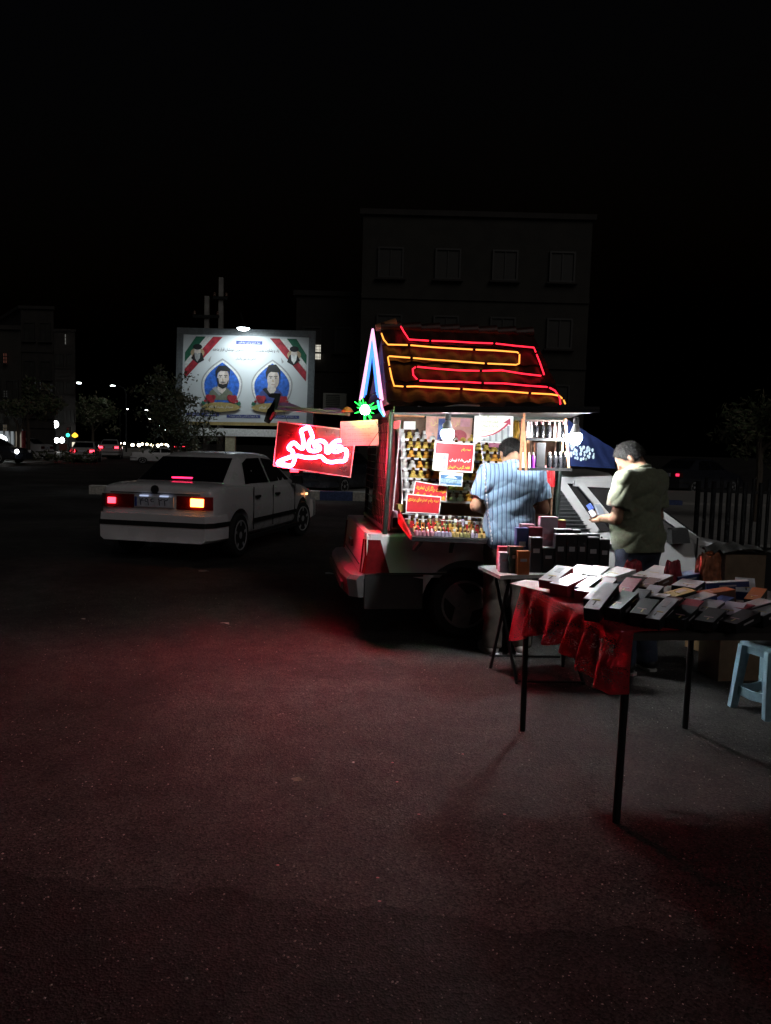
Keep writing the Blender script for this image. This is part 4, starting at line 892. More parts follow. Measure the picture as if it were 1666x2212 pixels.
# ---------------------------------------------------------------- light strips on the roof
def strip(name, label, zz, em, cat, r=.0062):
    P = [hitp(*z1(x, y), TW(*roof_pt(.5, .5, .045)), (EX * nr.x + EY * nr.y + V((0, 0, nr.z)))) for x, y in zz]
    t = thing(name, label, cat, P[0], group=None)
    seg = []; cur = [P[0]]
    for a, b in zip(P, P[1:]):
        cur.append(b)
        if len(cur) >= 4: seg.append(cur); cur = [b]
    if len(cur) > 1: seg.append(cur)
    for s_ in seg: MB().tube(s_, r, 8).build('neon_tube', em, t, 50, world=True)
    for s_ in seg[1:]:
        d = (s_[1] - s_[0]).normalized(); MB().tube([s_[0] - d * .012, s_[0] + d * .012], r * 1.5, 8).build('clip', BLACKM, t, world=True)
NEON_R = EM('neon_roof_red', (1, .015, .035), 3.2); NEON_Y = EM('neon_roof_yellow', (1, .34, .05), 2.3)
strip('neon_strip', 'red neon strip winding along the upper roof edge and down', [(375, 75), (395, 110), (425, 155), (550, 163), (675, 166), (800, 174), (930, 178), (1050, 192), (1165, 203), (1180, 240), (1200, 290), (1225, 362), (1216, 371), (1100, 358), (975, 338), (850, 341), (720, 338), (590, 328), (468, 316), (447, 330), (450, 365), (478, 398), (600, 403), (730, 405), (860, 413), (985, 415), (1120, 428), (1250, 437), (1290, 458), (1318, 500), (1322, 538)], NEON_R, 'neon light')
strip('neon_strip', 'yellow neon strip looping back and forth over the tiled roof', [(262, 120), (275, 155), (300, 185), (425, 188), (560, 200), (685, 208), (810, 215), (935, 220), (1065, 230), (1080, 240), (1078, 297), (1060, 305), (880, 297), (705, 284), (570, 275), (440, 264), (308, 254), (300, 262), (310, 320), (322, 380), (337, 430), (400, 434), (465, 433), (600, 441), (735, 448), (870, 457), (1005, 462), (1140, 473), (1270, 480), (1312, 488), (1340, 510), (1350, 536)], NEON_Y, 'neon light')
gt = e0.x - .03
def gp(x, y): q = tkx(*z1(x, y), gt); return TW(*q)
gs = thing('gable_light', 'pointed pink and blue light strips outlining the stall gable', 'neon light', gp(210, 92))
PK, BLU, CYA = EM('neon_pink', (1, .42, .75), 2.0), EM('neon_blue', (.06, .22, 1), 2.6), EM('neon_cyan', (.1, .6, 1), 2.2)
for pts, em in (([(209, 95), (172, 300), (134, 512)], PK), ([(211, 95), (240, 300), (268, 512)], PK), ([(208, 118), (178, 310), (146, 505)], PK), ([(209, 118), (234, 310), (256, 505)], PK), ([(207, 165), (184, 330), (158, 495)], BLU), ([(208, 165), (226, 330), (244, 495)], BLU), ([(207, 215), (190, 340), (168, 480)], BLU), ([(208, 215), (220, 340), (236, 480)], BLU), ([(240, 520), (250, 570), (276, 608)], CYA), ([(258, 520), (265, 560), (280, 600)], PK)):
    MB().tube([gp(*p) for p in pts], .0085, 8).build('neon_tube', em, gs, 50, world=True)
gb = thing('green_lamp', 'glaring green starburst lamp at the foot of the gable lights', 'lamp', at(*z1(165, 572), 5.98))
gdir = V((.10, .12, .10)); mb = MB(); mb.lathe([(.003, -.04), (.028, -.03), (.04, 0), (.028, .03), (.003, .04)], 12); mb.build('bulb', EM('green_glare', (.18, 1, .25), 120), gb, 60)
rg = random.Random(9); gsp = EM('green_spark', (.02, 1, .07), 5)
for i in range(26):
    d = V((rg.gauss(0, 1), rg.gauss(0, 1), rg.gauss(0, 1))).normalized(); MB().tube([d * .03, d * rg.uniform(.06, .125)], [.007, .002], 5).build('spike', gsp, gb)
MB().tube([V((0, 0, .03)), V((.04, .05, .12)), V((.08, .1, .14))], .004, 5).build('cord', BLACKM, gb)

# ---------------------------------------------------------------- arm with cloth, neon word sign, notice sheet
ar = thing('sign_arm', 'dark arm reaching out behind the stall, draped with purple cloth', 'bracket', at(752, 893, 6.62))
A, B = at(756, 894, 6.62), at(592, 880, 6.42); MB().beam(A, B, .03, .035).build('bar', M('brown_bar', (.12, .07, .05), .6), ar, world=True)
MB().grid(lambda u, v: A.lerp(B, .05 + .90 * u) + V((0, .02 - .05 * v, .022 + .02 * math.sin(u * 9) * (1 - v) - .05 * v * (0.4 + .6 * u) + .03 * max(0, u - .6))), 24, 5).build('purple_cloth', M('purple_cloth', (.10, .03, .09), .85), ar, 60, world=True)
bc = lambda px, py: at(px, py, 6.40)
MB().poly([bc(575, 893), bc(600, 882), bc(606, 850), bc(588, 849), bc(578, 852), bc(582, 858), bc(594, 860), bc(592, 872), bc(578, 884), bc(570, 910), bc(580, 915), bc(592, 900), bc(597, 890)], (0, 1, 0), .05).build('black_bracket_end', BLACKM, ar, world=True)
MB().poly([bc(582, 905), bc(590, 890), bc(595, 892), bc(586, 908)], (0, -1, 0), .012).build('red_reflector', M('red_plastic', (.6, .03, .05), .4), ar, world=True)
MB().lathe([(.004, 0), (.055, .0), (.03, .035), (.004, .045)], 12, A + V((-.02, -.02, .015))).build('orange_cap', M('orange_plastic', (.7, .22, .03), .5), ar, 40, world=True)
sgn = Panel(at(601, 911, 6.40), at(769, 931, 6.58), at(757, 1031, 6.58), at(591, 1006, 6.40))
ns = thing('neon_sign', 'red neon word sign on a clear panel hung behind the pickup', 'neon sign', sgn.p(.5, 0))
sp = sgn.slab(.006).build('panel', GL('red_acrylic', (.022, .0006, .0016), .92, .3), ns, world=True)
pc = [sgn.p(0, 0), sgn.p(1, 0), sgn.p(1, 1), sgn.p(0, 1)]
for i in range(4): MB().beam(pc[i], pc[(i + 1) % 4], .008, .012, sgn.n).build('panel_edge', M('clear_edge', (.6, .45, .45), .3), ns, world=True)
def z8(x, y): return ((640 + x / 4.628) / 1.1525, (980 + y / 4.628) / 1.1525)
NSGN = EM('neon_sign_red', (1, .026, .065), 270)
def cr_spline(P, n=5, closed=False):
    out = []; k = len(P); rngs = range(k) if closed else range(k - 1)
    for i in rngs:
        p0, p1, p2, p3 = (P[(i - 1) % k], P[i], P[(i + 1) % k], P[(i + 2) % k]) if closed else (P[max(0, i - 1)], P[i], P[i + 1], P[min(k - 1, i + 2)])
        for j in range(n):
            t = j / n; out.append(((p1 * 2) + (p2 - p0) * t + (p0 * 2 - p1 * 5 + p2 * 4 - p3) * t * t + (p1 * 3 - p0 - p2 * 3 + p3) * t ** 3) * .5)
    if not closed: out.append(P[-1])
    return out
# the word's letters drawn as outlines, the way the tube is bent
TUB = [([(240, 790), (290, 765), (350, 742), (405, 720), (412, 665), (368, 635), (380, 600), (428, 565), (480, 612), (528, 632), (536, 575), (528, 500), (512, 428), (548, 405), (590, 390), (618, 430), (640, 505), (606, 548), (590, 610), (612, 655), (680, 660), (722, 640), (720, 610), (690, 600), (650, 606)], False),
       ([(640, 585), (690, 552), (745, 545), (790, 572), (805, 625), (800, 672), (835, 672), (848, 610), (890, 560), (945, 542), (985, 552)], False),
       ([(985, 610), (930, 605), (880, 622), (868, 650), (910, 672), (960, 655), (1005, 640), (1032, 660), (1030, 720), (1005, 775), (940, 778), (860, 790), (790, 772), (735, 722), (660, 738), (560, 735), (470, 716), (440, 735), (425, 790), (395, 828), (320, 820), (250, 808), (240, 790)], False)]
for pts, cl_ in TUB:
    P = [hitp(*z8(x, y), sgn.p(.5, .5, .022), sgn.n) for x, y in pts]; MB().tube(cr_spline(P, 4, cl_), .0152, 8).build('neon_tube', NSGN, ns, 50, world=True)
for u in (.12, .5, .88):
    p = sgn.p(u, 1); q = A.lerp(B, 1 - u) if True else A; MB().tube([p, V((q.x, q.y, q.z - .015))], .002, 5).build('hanger', BLACKM, ns, world=True)
pp = Panel(at(*z1(20, 642), 5.98), at(*z1(243, 630), 5.90), at(*z1(249, 783), 5.90), at(*z1(22, 785), 5.98))
ps = thing('notice_sheet', 'curling pink lit notice sheet of handwriting taped beside the neon sign', 'notice', pp.p(.5, 0))
MB().grid(lambda u, v: pp.p(u, v, .008 * math.sin(u * 7 + v * 2) + .01 * v * v * u), 14, 10).build('sheet', M('pinkish_paper', (.62, .52, .5), .8, var=.08), ps, 60, world=True)
pm_ = M('pinkish_paper', 0).node_tree; tlb = pm_.nodes.new('ShaderNodeBsdfTranslucent'); tlb.inputs[0].default_value = (.7, .6, .58, 1); mxs = pm_.nodes.new('ShaderNodeMixShader'); mxs.inputs[0].default_value = .5
pm_.links.new(pm_.nodes['Principled BSDF'].outputs[0], mxs.inputs[1]); pm_.links.new(tlb.outputs[0], mxs.inputs[2]); pm_.links.new(mxs.outputs[0], pm_.nodes['Material Output'].inputs[0])
inkm = M('ink', (.12, .1, .12), .8)
for i, v in enumerate((.9, .78, .66, .48, .40, .26, .18)): pp.text('لطفا به کالا دست نزنید با تشکر', .5, v, .8 if i % 2 else .6, .024, 0, .05).build('handwriting', inkm, ps, world=True)
MB().tube([pp.p(.95, .95, .02), pp.p(1.05, .6, .02), pp.p(.9, .3, .02), pp.p(.7, -.1, .02)], .0025, 5).build('tape_cord', BLACKM, ps, world=True)

# ---------------------------------------------------------------- bulbs
def hanging_bulb(px, py, d, label, BULB, r=.047):
    c = TW(*tk(px, py, d)); t = thing('hanging_bulb', label, 'light bulb', c)
    MB().lathe([(.004, -r), (r * .6, -r * .82), (r, -r * .1), (r * .97, r * .25), (r * .8, r * .62)], 18).build('globe', BULB, t, 60)
    MB().lathe([(r * .8, r * .64), (r * .62, r * 1.3), (r * .42, r * 1.9), (r * .36, r * 2.0)], 16).build('housing', M('bulb_housing', (.7, .7, .7), .4), t, 50)
    MB().lathe([(r * .4, r * 2.0), (r * .45, r * 2.1), (r * .45, r * 2.9), (r * .2, r * 3.1)], 12).build('socket', BLACKM, t, 40)
    q = tk(px, py, d); ztop = aw0.z + .004; MB().tube([(0, 0, r * 3.0), (.004, 0, (r * 3 + ztop - c.z) / 2), (0, 0, ztop - c.z)], .004, 6).build('cord', BLACKM, t)
hanging_bulb(967, 938, -.73, 'white bulb hanging in front of the red price sign', EM('bulb_white', (.95, .98, 1), 740))
hanging_bulb(1243, 946, -.90, 'white bulb hanging from the awning corner beside the blue banner', EM('bulb_bright', (.95, .98, 1), 900))

# ---------------------------------------------------------------- bottle rack
rk = thing('bottle_rack', 'tiered acrylic bottle rack filling the stall', 'display rack', TO, TA)
rowb = [947.5, 967.8, 988, 1010, 1031, 1054, 1077]
GOLD = M('gold_glass', (.95, .52, .12), .2, .1, var=.5, scale=14); AMB = M('amber_liquid', (.82, .35, .06), .15, .1, var=.4, scale=14); CLR = M('clear_bottle', (.62, .58, .55), .1, .15); CAPW = M('white_cap', (.8, .8, .78), .4); CAPG = M('gold_cap', (.75, .5, .18), .18, .95); CAPS = M('silver_cap', (.55, .55, .56), .2, .9); JAR = M('grey_glass', (.16, .15, .17), .1, .3)
def bottle_meshes(s_):
    body = [(.003, 0), (.019, 0), (.0225, .004), (.023, .014), (.019, .024), (.012, .031), (.0135, .036), (.016, .041), (.012, .047), (.008, .050)]
    cap = [(.0075, .049), (.011, .050), (.012, .055), (.009, .060), (.011, .065), (.006, .071), (.002, .073)]
    wb = [(.003, 0), (.017, 0), (.0185, .004), (.0185, .034), (.014, .040), (.009, .043)]; wc = [(.0115, .042), (.0125, .043), (.0125, .062), (.011, .064), (.002, .0645)]
    sc = lambda P: [(a * s_, b * s_) for a, b in P]
    return {'gold': (MB().lathe(sc(body), 14).mesh('b', GOLD, 40), MB().lathe(sc(cap), 12).mesh('c', CAPG, 40)), 'amber': (MB().lathe(sc(body), 14).mesh('b', AMB, 40), MB().lathe(sc(cap), 12).mesh('c', CAPG, 40)),
            'clear': (MB().lathe(sc(wb), 14).mesh('b', CLR, 40), MB().lathe(sc(wc), 12).mesh('c', CAPW, 40)), 'silver': (MB().lathe(sc(body), 14).mesh('b', CLR, 40), MB().lathe(sc(cap), 12).mesh('c', CAPS, 40)),
            'jar': (MB().lathe(sc(wb), 14).mesh('b', JAR, 40), MB().lathe(sc([(.013, .042), (.015, .044), (.015, .056), (.006, .060), (.009, .066), (.002, .069)]), 12).mesh('c', CAPS, 40))}
BM = bottle_meshes(1.24)
def put_bottle(kind, w_, label, group, rz=0.0, sc=1.0, set_=None):
    b, c = (set_ or BM)[kind]; o = obj('perfume_bottle', b, None, w_, rz, label=label, cat='bottle', group=group); o.scale = (sc * 1.16, sc * 1.16, sc); obj('cap', c, o); return o
rg = random.Random(21); sl_ = math.tan(R(2.6))
tier = ['top', 'second', 'third', 'fourth', 'fifth', 'sixth', 'lowest']
for k, yb in enumerate(rowb):
    d = .40 - .032 * k; xs = 862 + 2.0 * k
    L_, R_ = tk(xs - 4, yb + (xs - 4 - 870) * sl_ + 1, d), tk(1128, yb + (1128 - 870) * sl_ + 1, d)
    s_ = MB().hexa([L_ + V((0, -.032, -.008)), R_ + V((0, -.032, -.008)), R_ + V((0, .035, -.008)), L_ + V((0, .035, -.008))], [L_ + V((0, -.032, -.002)), R_ + V((0, -.032, -.002)), R_ + V((0, .035, -.002)), L_ + V((0, .035, -.002))]).build('shelf', ACRY, rk)
    MB().hexa([L_ + V((0, -.036, -.012)), R_ + V((0, -.036, -.012)), R_ + V((0, -.0325, -.012)), L_ + V((0, -.0325, -.012))], [L_ + V((0, -.036, .006)), R_ + V((0, -.036, .006)), R_ + V((0, -.0325, .006)), L_ + V((0, -.0325, .006))]).build('shelf_lip', ACRY, s_)
    for j in range(16):
        px = xs + 6 + 16.4 * j
        if px > 1118: break
        q = tk(px, yb + (px - 870) * sl_, d); kd = 'clear' if j == 0 else rg.choice(['gold', 'gold', 'gold', 'amber', 'amber', 'silver'] if k > 0 else ['silver', 'clear', 'gold', 'silver'])
        lb = {'gold': 'gold bulbous perfume bottle standing on the %s rack tier', 'amber': 'amber perfume bottle with gold stopper on the %s rack tier', 'clear': 'clear perfume bottle with white cap on the %s rack tier', 'silver': 'clear bulbous perfume bottle with silver stopper on the %s rack tier'}[kd] % tier[k]
        put_bottle(kd, TW(q.x, q.y, max(q.z, (L_.z + (R_.z - L_.z) * (q.x - L_.x) / (R_.x - L_.x)) - .002)), lb, 'perfume bottles on the rack', rg.uniform(0, 6), rg.uniform(.93, 1.05))
for x in (L_.x - .01, R_.x + .02):
    MB().poly([(x, .42, tk(870, 1090, .2).z), (x, .16, tk(870, 1090, .2).z), (x, .37, tk(860, 930, .4).z), (x, .42, tk(860, 930, .4).z)], (1, 0, 0), .006).build('end_panel', ACRY, rk)
for j in range(9):
    px = 886 + 13.9 * j; q = tk(px, 1112 + (px - 870) * sl_, .15); q.z = .897
    put_bottle('clear' if j == 8 else 'jar', TW(q.x, q.y, .896), 'small clear bottle with white cap ending the row of dark jars' if j == 8 else 'dark glass jar with silver stopper in the row under the rack', 'dark jars under the rack', 0, .92)
# sloping sample tray hung on the near flank
FL, FR, BL_, BR_ = tk(890, 1160, -.60), tk(1050, 1166, -.60), tk(862, 1124, .0), tk(1072, 1134, .0)
ty = thing('sample_tray', 'sloping red and black sample tray hung on the pickup flank', 'tray', TO, TA)
def tp_(u, v, o=0.0): return FL.lerp(FR, u).lerp(BL_.lerp(BR_, u), v) + V((0, 0, o))
MB().hexa([tp_(0, 0, -.02), tp_(1, 0, -.02), tp_(1, 1, -.02), tp_(0, 1, -.02)], [tp_(0, 0), tp_(1, 0), tp_(1, 1), tp_(0, 1)]).build('base', BLACKM, ty)
MB().hexa([tp_(0, 0, -.02) + V((-.012, -.01, 0)), tp_(0, 0, -.02) + V((-.002, -.01, 0)), tp_(0, 1, -.02) + V((-.002, 0, 0)), tp_(0, 1, -.02) + V((-.012, 0, 0))], [tp_(0, 0, .012) + V((-.012, -.01, 0)), tp_(0, 0, .012) + V((-.002, -.01, 0)), tp_(0, 1, .09) + V((-.002, 0, 0)), tp_(0, 1, .09) + V((-.012, 0, 0))]).build('side_board', M('bright_red_board', (.42, .02, .03), .45), ty)
MB().beam(tp_(0, 0, -.012) + V((0, -.012, 0)), tp_(1, 0, -.012) + V((0, -.012, 0)), .018, .03).build('front_rail', BLACKM, ty)
MB().beam(tp_(.02, .66, .055), tp_(.98, .66, .055), .012, .006).build('divider', ACRY, ty); MB().beam(tp_(.02, .93, .062), tp_(.98, .93, .062), .012, .006).build('divider', ACRY, ty)
for u in (.15, .55): MB().beam(tp_(u, .1, -.03), tp_(u, .75, -.20) + V((0, .05, 0)), .03, .03).build('bracket', POSTM, ty)
vc = {n: M('vial_' + n, c, .1, .1, var=.3, scale=20) for n, c in (('pink', (.55, .25, .3)), ('lilac', (.45, .38, .5)), ('amber', (.5, .28, .06)), ('red', (.4, .03, .03)), ('gold', (.6, .42, .15)), ('olive', (.32, .3, .12)), ('orange', (.55, .16, .04)))}
CAPL = M('rose_gold_cap', (.75, .5, .4), .2, .9); CAPK = M('black_cap', (.015, .015, .015), .3)
def vial(r, h, ch, square):
    P = [(.002, 0), (r, 0), (r * 1.05, .003), (r * 1.05, h * .8), (r * .7, h * .9), (r * .55, h)]; C = [(r * .62, h * .98), (r * .66, h), (r * .66, h + ch), (r * .5, h + ch + .002), (.001, h + ch + .002)]
    return MB().lathe(P, 4 if square else 12).mesh('v', vc['pink'], 30), MB().lathe(C, 12).mesh('c', CAPL, 30)
V1, V2, V3 = vial(.0125, .036, .012, False), vial(.011, .044, .016, False), vial(.016, .050, .018, True)
capm = {'rose gold': CAPL, 'white': CAPW, 'gold': CAPG, 'black': CAPK}; vcache = {}
def put_vial(vm, col, cap, w_, label, group, rz=0.0, sc=1.0):
    for i, (src, mt) in enumerate(((vm[0], vc[col]), (vm[1], capm[cap]))):
        key = (id(src), mt.name)
        if key not in vcache: m_ = src.copy(); m_.materials[0] = mt; vcache[key] = m_
    o = obj('sample_vial', vcache[(id(vm[0]), vc[col].name)], None, w_, rz, label=label, cat='bottle', group=group); o.scale = (sc,) * 3; obj('cap', vcache[(id(vm[1]), capm[cap].name)], o)
for row, (v, n_, vm, cols, caps, where) in enumerate(((.10, 19, V1, ['pink', 'pink', 'lilac', 'lilac', 'gold', 'olive', 'lilac', 'gold'], ['rose gold', 'white', 'gold'], 'front row of the tray'), (.31, 18, V2, ['amber', 'gold', 'red', 'gold', 'amber'], ['gold', 'rose gold', 'gold'], 'second row of the tray'), (.54, 15, V3, ['red', 'amber', 'olive', 'orange', 'red'], ['rose gold', 'gold', 'white'], 'third row of the tray'), (.80, 13, V3, ['red', 'olive', 'lilac', 'amber'], ['white', 'white', 'white', 'black'], 'back row of the tray'))):
    for j in range(n_):
        u = .05 + .93 * (j + .5) / n_; q = tp_(u, v); co = cols[(j * len(cols)) // n_ if row == 0 else rg.randrange(len(cols))]; ca = rg.choice(caps)
        put_vial(vm, co, ca, TW(q.x + rg.uniform(-.003, .003), q.y, q.z), '%s sample vial with %s cap in the %s' % (co, ca, where), 'sample vials on the tray', R(45) + rg.uniform(-.3, .3), rg.uniform(.9, 1.2))
for (px, py, lb, col, sz) in ((856, 1112, 'small pale pink carton on the bed edge by the stall post', (.6, .42, .48), (.055, .05, .045)), (864, 1098, 'little gilded gift box behind the pink carton', (.35, .25, .08), (.05, .05, .05))):
    q = tk(px, py, .06); o = thing('small_carton', lb, 'carton', TW(q.x, q.y, q.z - sz[2] / 2), TA + .3); MB().box((0, 0, sz[2] / 2), sz).build('carton', M('carton_%d' % px, col, .5), o); MB().box((0, 0, sz[2] + .004), (sz[0] * 1.04, sz[1] * 1.04, .012)).build('lid', M('carton_%d' % px, col, .5), o)

# ---------------------------------------------------------------- signs and posters in the stall
YEL = M('sign_yellow', (.85, .5, .02), .5); SRED = M('sign_red', (.55, .02, .03), .4, var=.08); SWH = M('sign_white', (.8, .78, .76), .5, var=.05)
def quad_sign(name, label, cat, zz, d, conv=z1, mat=SRED, border=.04):
    c = [TW(*tk(*conv(*p), d)) for p in zz]; p_ = Panel(*c); t = thing(name, label, cat, p_.p(.5, 0))
    p_.slab(.004).build('board', SWH if border else mat, t, world=True)
    if border: b2 = border * p_.w / p_.h; p_.rect(border, b2, 1 - border, 1 - b2, .001).build('print_panel', mat, t, world=True)
    return p_, t
p_, t = quad_sign('price_sign', 'large red price sign with white border hung under the bulb', 'sign', [(578, 757), (818, 772), (803, 945), (562, 932)], -.12, border=.035)
p_.text('همه رقم', .79, .76, .24, .0025, .02, .13).build('lettering', YEL, t, world=True); p_.text('گرمی-۲۰/۱ تومان', .66, .40, .52, .0025, .02, .14).build('lettering', SWH, t, world=True); p_.text('فقط گرمی-۲۰تومان', .64, .16, .54, .0025, .02, .14).build('lettering', YEL, t, world=True)
p_.rect(.05, .06, .36, .60, .002).build('photo_panel', M('pale_pink_print', (.62, .5, .5), .5), t, world=True)
for i in range(3):
    for j in range(2): p_.patch([(.09 + .13 * j, .10 + .15 * i), (.19 + .13 * j, .10 + .15 * i), (.20 + .13 * j, .17 + .15 * i), (.16 + .13 * j, .20 + .15 * i), (.16 + .13 * j, .235 + .15 * i), (.12 + .13 * j, .235 + .15 * i), (.12 + .13 * j, .20 + .15 * i), (.08 + .13 * j, .17 + .15 * i)], .0032).build('printed_bottle', M('print_greyblue', (.25, .25, .32), .5), t, world=True)
p_, t = quad_sign('picture_card', 'blue card picturing a snowy mountain below the price sign', 'card', [(607, 935), (745, 948), (740, 1027), (604, 1020)], -.10, mat=M('card_blue', (.05, .14, .28), .5, var=.4, scale=40), border=.04)
p_.rect(.04, .78, .96, .95, .002).build('sky_band', SWH, t, world=True); p_.patch([(.22, .55), (.48, .84), (.58, .76), (.78, .55)], .003).build('mountain', M('card_snow', (.45, .58, .66), .6), t, world=True)
p_.rect(.06, .22, .94, .50, .0025).build('foothills', M('card_foot', (.22, .33, .38), .6, var=.5, scale=60), t, world=True); p_.rect(.06, .08, .30, .14, .003).build('caption', SWH, t, world=True)
p_, t = quad_sign('banner_sign', 'tilted red sign with yellow lettering behind the lower red sign', 'sign', [(462, 992), (655, 1024), (645, 1118), (444, 1086)], -.02, border=.025)
p_.text('قیمت راگران نخرید', .5, .66, .9, .0025, .02, .42).build('lettering', YEL, t, world=True)
for j in range(5): p_.patch([(.08 + .19 * j, .06), (.20 + .19 * j, .06), (.19 + .19 * j, .24), (.15 + .19 * j, .36), (.10 + .19 * j, .24)], .002).build('printed_bottle', AMB, t, world=True)
p_, t = quad_sign('banner_sign', 'red sign with white border standing above the tray vials', 'sign', [(412, 1068), (617, 1086), (606, 1192), (404, 1180)], -.05, border=.03)
p_.text('همه رقم عطرهای برندی', .5, .70, .9, .0025, .02, .3).build('lettering', YEL, t, world=True)
p_, t = quad_sign('wall_poster', 'white poster of a red rising arrow over a staircase chart', 'poster', [(815, 592), (1044, 600), (1040, 770), (806, 762)], -.02, mat=SWH, border=.0)
olv = M('poster_olive', (.34, .36, .1), .5); ckd = M('poster_grey', (.3, .33, .33), .6)
for i, s_ in enumerate(('کسب و کار مطمئن', 'فروش عمده و جزئی', 'پله پله تا موفقیت', 'با کمترین سرمایه')): p_.text(s_, .36 if i else .33, .88 - .155 * i, .50, .002, .018, .10).build('lettering', olv, t, world=True)
ark = [(.12, .18), (.3, .21), (.48, .29), (.62, .40), (.76, .56), (.84, .68)]
p_.patch([(u - .006, v + .012) for u, v in ark] + [(.74, .70), (.915, .87), (.93, .62), (.87, .66)] + [(u + .02 * i / 5 + .012, v - .03 * (i / 5) - .006) for i, (u, v) in reversed(list(enumerate(ark)))], .002).build('red_arrow', M('poster_arrow', (.5, .05, .09), .5), t, world=True)
for i in range(10): u = .16 + .075 * i; p_.rect(u, .05, u + .07, .10 + .036 * i + .0022 * i * i, .001).build('chart_step', ckd if i % 2 else M('poster_pale', (.5, .54, .54), .6), t, world=True)
p_.rect(.14, .035, .95, .06, .0015).build('caption_line', ckd, t, world=True)
p_, t = quad_sign('wall_poster', 'washed out orange and pink poster behind the first bulb', 'poster', [(528, 600), (803, 612), (790, 775), (522, 765)], .38, mat=M('poster_peach', (.62, .33, .26), .6, var=.25, scale=14), border=.0)
p_.text('عطر و ادکلن', .5, .75, .8, .002, .02, .3).build('lettering', M('poster_gold', (.7, .5, .25), .5), t, world=True); p_.rect(.74, .62, .95, .92, .002).build('print_panel', M('poster_pink', (.6, .3, .34), .6), t, world=True); p_.ell(.72, .28, .18, .22, .002).build('printed_flower', M('poster_rose', (.55, .12, .14), .6), t, world=True)
p_, t = quad_sign('info_card', 'small blue card pinned on the peach poster', 'card', [(602, 625), (665, 622), (658, 745), (592, 748)], .35, mat=M('card_navy', (.06, .12, .36), .5), border=.0); p_.ell(.55, .68, .2, .1, .001).build('emblem', SWH, t, world=True)
p_, t = quad_sign('price_tag', 'blank white tag clipped to the top of the rack', 'tag', [(395, 640), (465, 640), (462, 688), (393, 688)], .30, mat=SWH, border=.0)
p_, t = quad_sign('shelf_banner', 'plain mauve strip hanging under the staircase poster', 'banner', [(900, 768), (1040, 775), (1030, 798), (898, 792)], .10, mat=M('mauve_print', (.42, .12, .2), .6), border=.0)
# hanging bead string in front of the man, plastic bags
bs_ = thing('bead_string', 'glittering string of clear beads hanging from the awning', 'bead string', TW(*tk(1036, 900, -.34)))
z5 = lambda x, y: ((1140 + x / 2.872) / 1.1525, (1040 + y / 2.872) / 1.1525)
pts = [TW(*tk(px, py, -.80)) for px, py in ((1036, 890), (1040, 960), (1047, 1015), (1051, 1070), (1056, 1120), (1063, 1168))]; P = cr_spline(pts, 6)
MB().tube(P, .0018, 5).build('thread', M('clear_thread', (.5, .5, .52), .3), bs_, world=True)
mb = MB()
for p in P[::1]: mb.lathe([(.001, -.009), (.006, -.004), (.006, .004), (.001, .009)], 6, p)
mb.build('beads', M('crystal_bead', (.8, .8, .85), .05, .3), bs_, world=True, kind='stuff')
def bag(name, label, w_, size, mat, seed, rz=0.0, handles=True):
    o = thing(name, label, 'bag', w_, rz); rg = np.random.RandomState(seed); ph = rg.rand(8) * 6
    def fn(u, v):
        a = 2 * PI * u; z = v * size[2]; sq = (1 - .28 * v ** 2.5); r_ = 1 + .10 * math.sin(5 * a + ph[0] + 3 * v) + .07 * math.sin(11 * a + ph[1] - 5 * v) + .05 * math.sin(17 * a + 9 * v + ph[2])
        k = 1 / max(abs(math.cos(a)), abs(math.sin(a))) ** .55
        return V((size[0] / 2 * math.cos(a) * r_ * sq * k, size[1] / 2 * math.sin(a) * r_ * sq * k, z + .06 * size[2] * math.sin(3 * a + ph[3]) * v))
    mb = MB().grid(fn, 40, 16); mb.poly([fn(i / 40, 0) for i in range(40)][::-1]); mb.poly([fn(i / 40, .93) for i in range(40)]); mb.build('bag_body', mat, o, 50)
    if handles: MB().tube([(-size[0] * .2, 0, size[2] * .95), (0, 0, size[2] * 1.2), (size[0] * .2, 0, size[2] * .95)], .003, 6).build('handle', mat, o)
    return o
def z3(x, y): return ((1240 + x / 5.206) / 1.1525, (1000 + y / 5.206) / 1.1525)
RBAG = M('red_plastic_bag', (.5, .015, .02), .3)
q = tk(*z3(640, 1100), -.22); bag('plastic_bag', 'red plastic bag hanging below the black bottle shelf', TW(q.x, q.y, q.z), (.10, .08, .16), RBAG, 2, TA)
q = tk(*z3(225, 500), .12); bag('plastic_bag', 'yellow plastic bag hung beside the staircase poster', TW(q.x, q.y, q.z), (.05, .06, .15), M('yellow_plastic', (.6, .32, .02), .4), 3, TA)

# ---------------------------------------------------------------- hanging shelf of black bottles
RD = -.78
def h3(x, y, d=RD): return TW(*tk(*z3(x, y), d))
hs = thing('hanging_shelf', 'hanging shelf of orange slats holding black and clear bottles', 'shelf', h3(600, 890))
def slat(a, b, w_=.016, d=RD): MB().beam(h3(*a, d), h3(*b, d), w_, .010, EY).build('slat', WOODO, hs, world=True)
slat((322, 222), (288, 893), .017, RD - .02); slat((326, 222), (362, 893), .017, RD - .014); slat((872, 215), (915, 855), .016, RD - .02); slat((838, 520), (828, 650), .014, RD + .05); slat((340, 150), (338, 235), .014, RD - .02)
slat((390, 470), (392, 880), .02, RD + .12); slat((486, 535), (486, 860), .014, RD + .05)
def plank(name, x0, x1, y, th, mat, dd=.07):
    a, b = h3(x0, y), h3(x1, y + (x1 - x0) * .012); o = EY * dd; dz = V((0, 0, -th)); MB().hexa([a - o * .2 + dz, b - o * .2 + dz, b + o + dz, a + o + dz], [a - o * .2, b - o * .2, b + o, a + o]).build(name, mat, hs, world=True); return a, b
plank('top_bar', 338, 892, 232, .012, M('dark_wood', (.08, .05, .04), .6)); plank('shelf', 350, 895, 470, .018, BLACKM, .09); plank('shelf', 300, 950, 858, .018, BLACKM, .09)
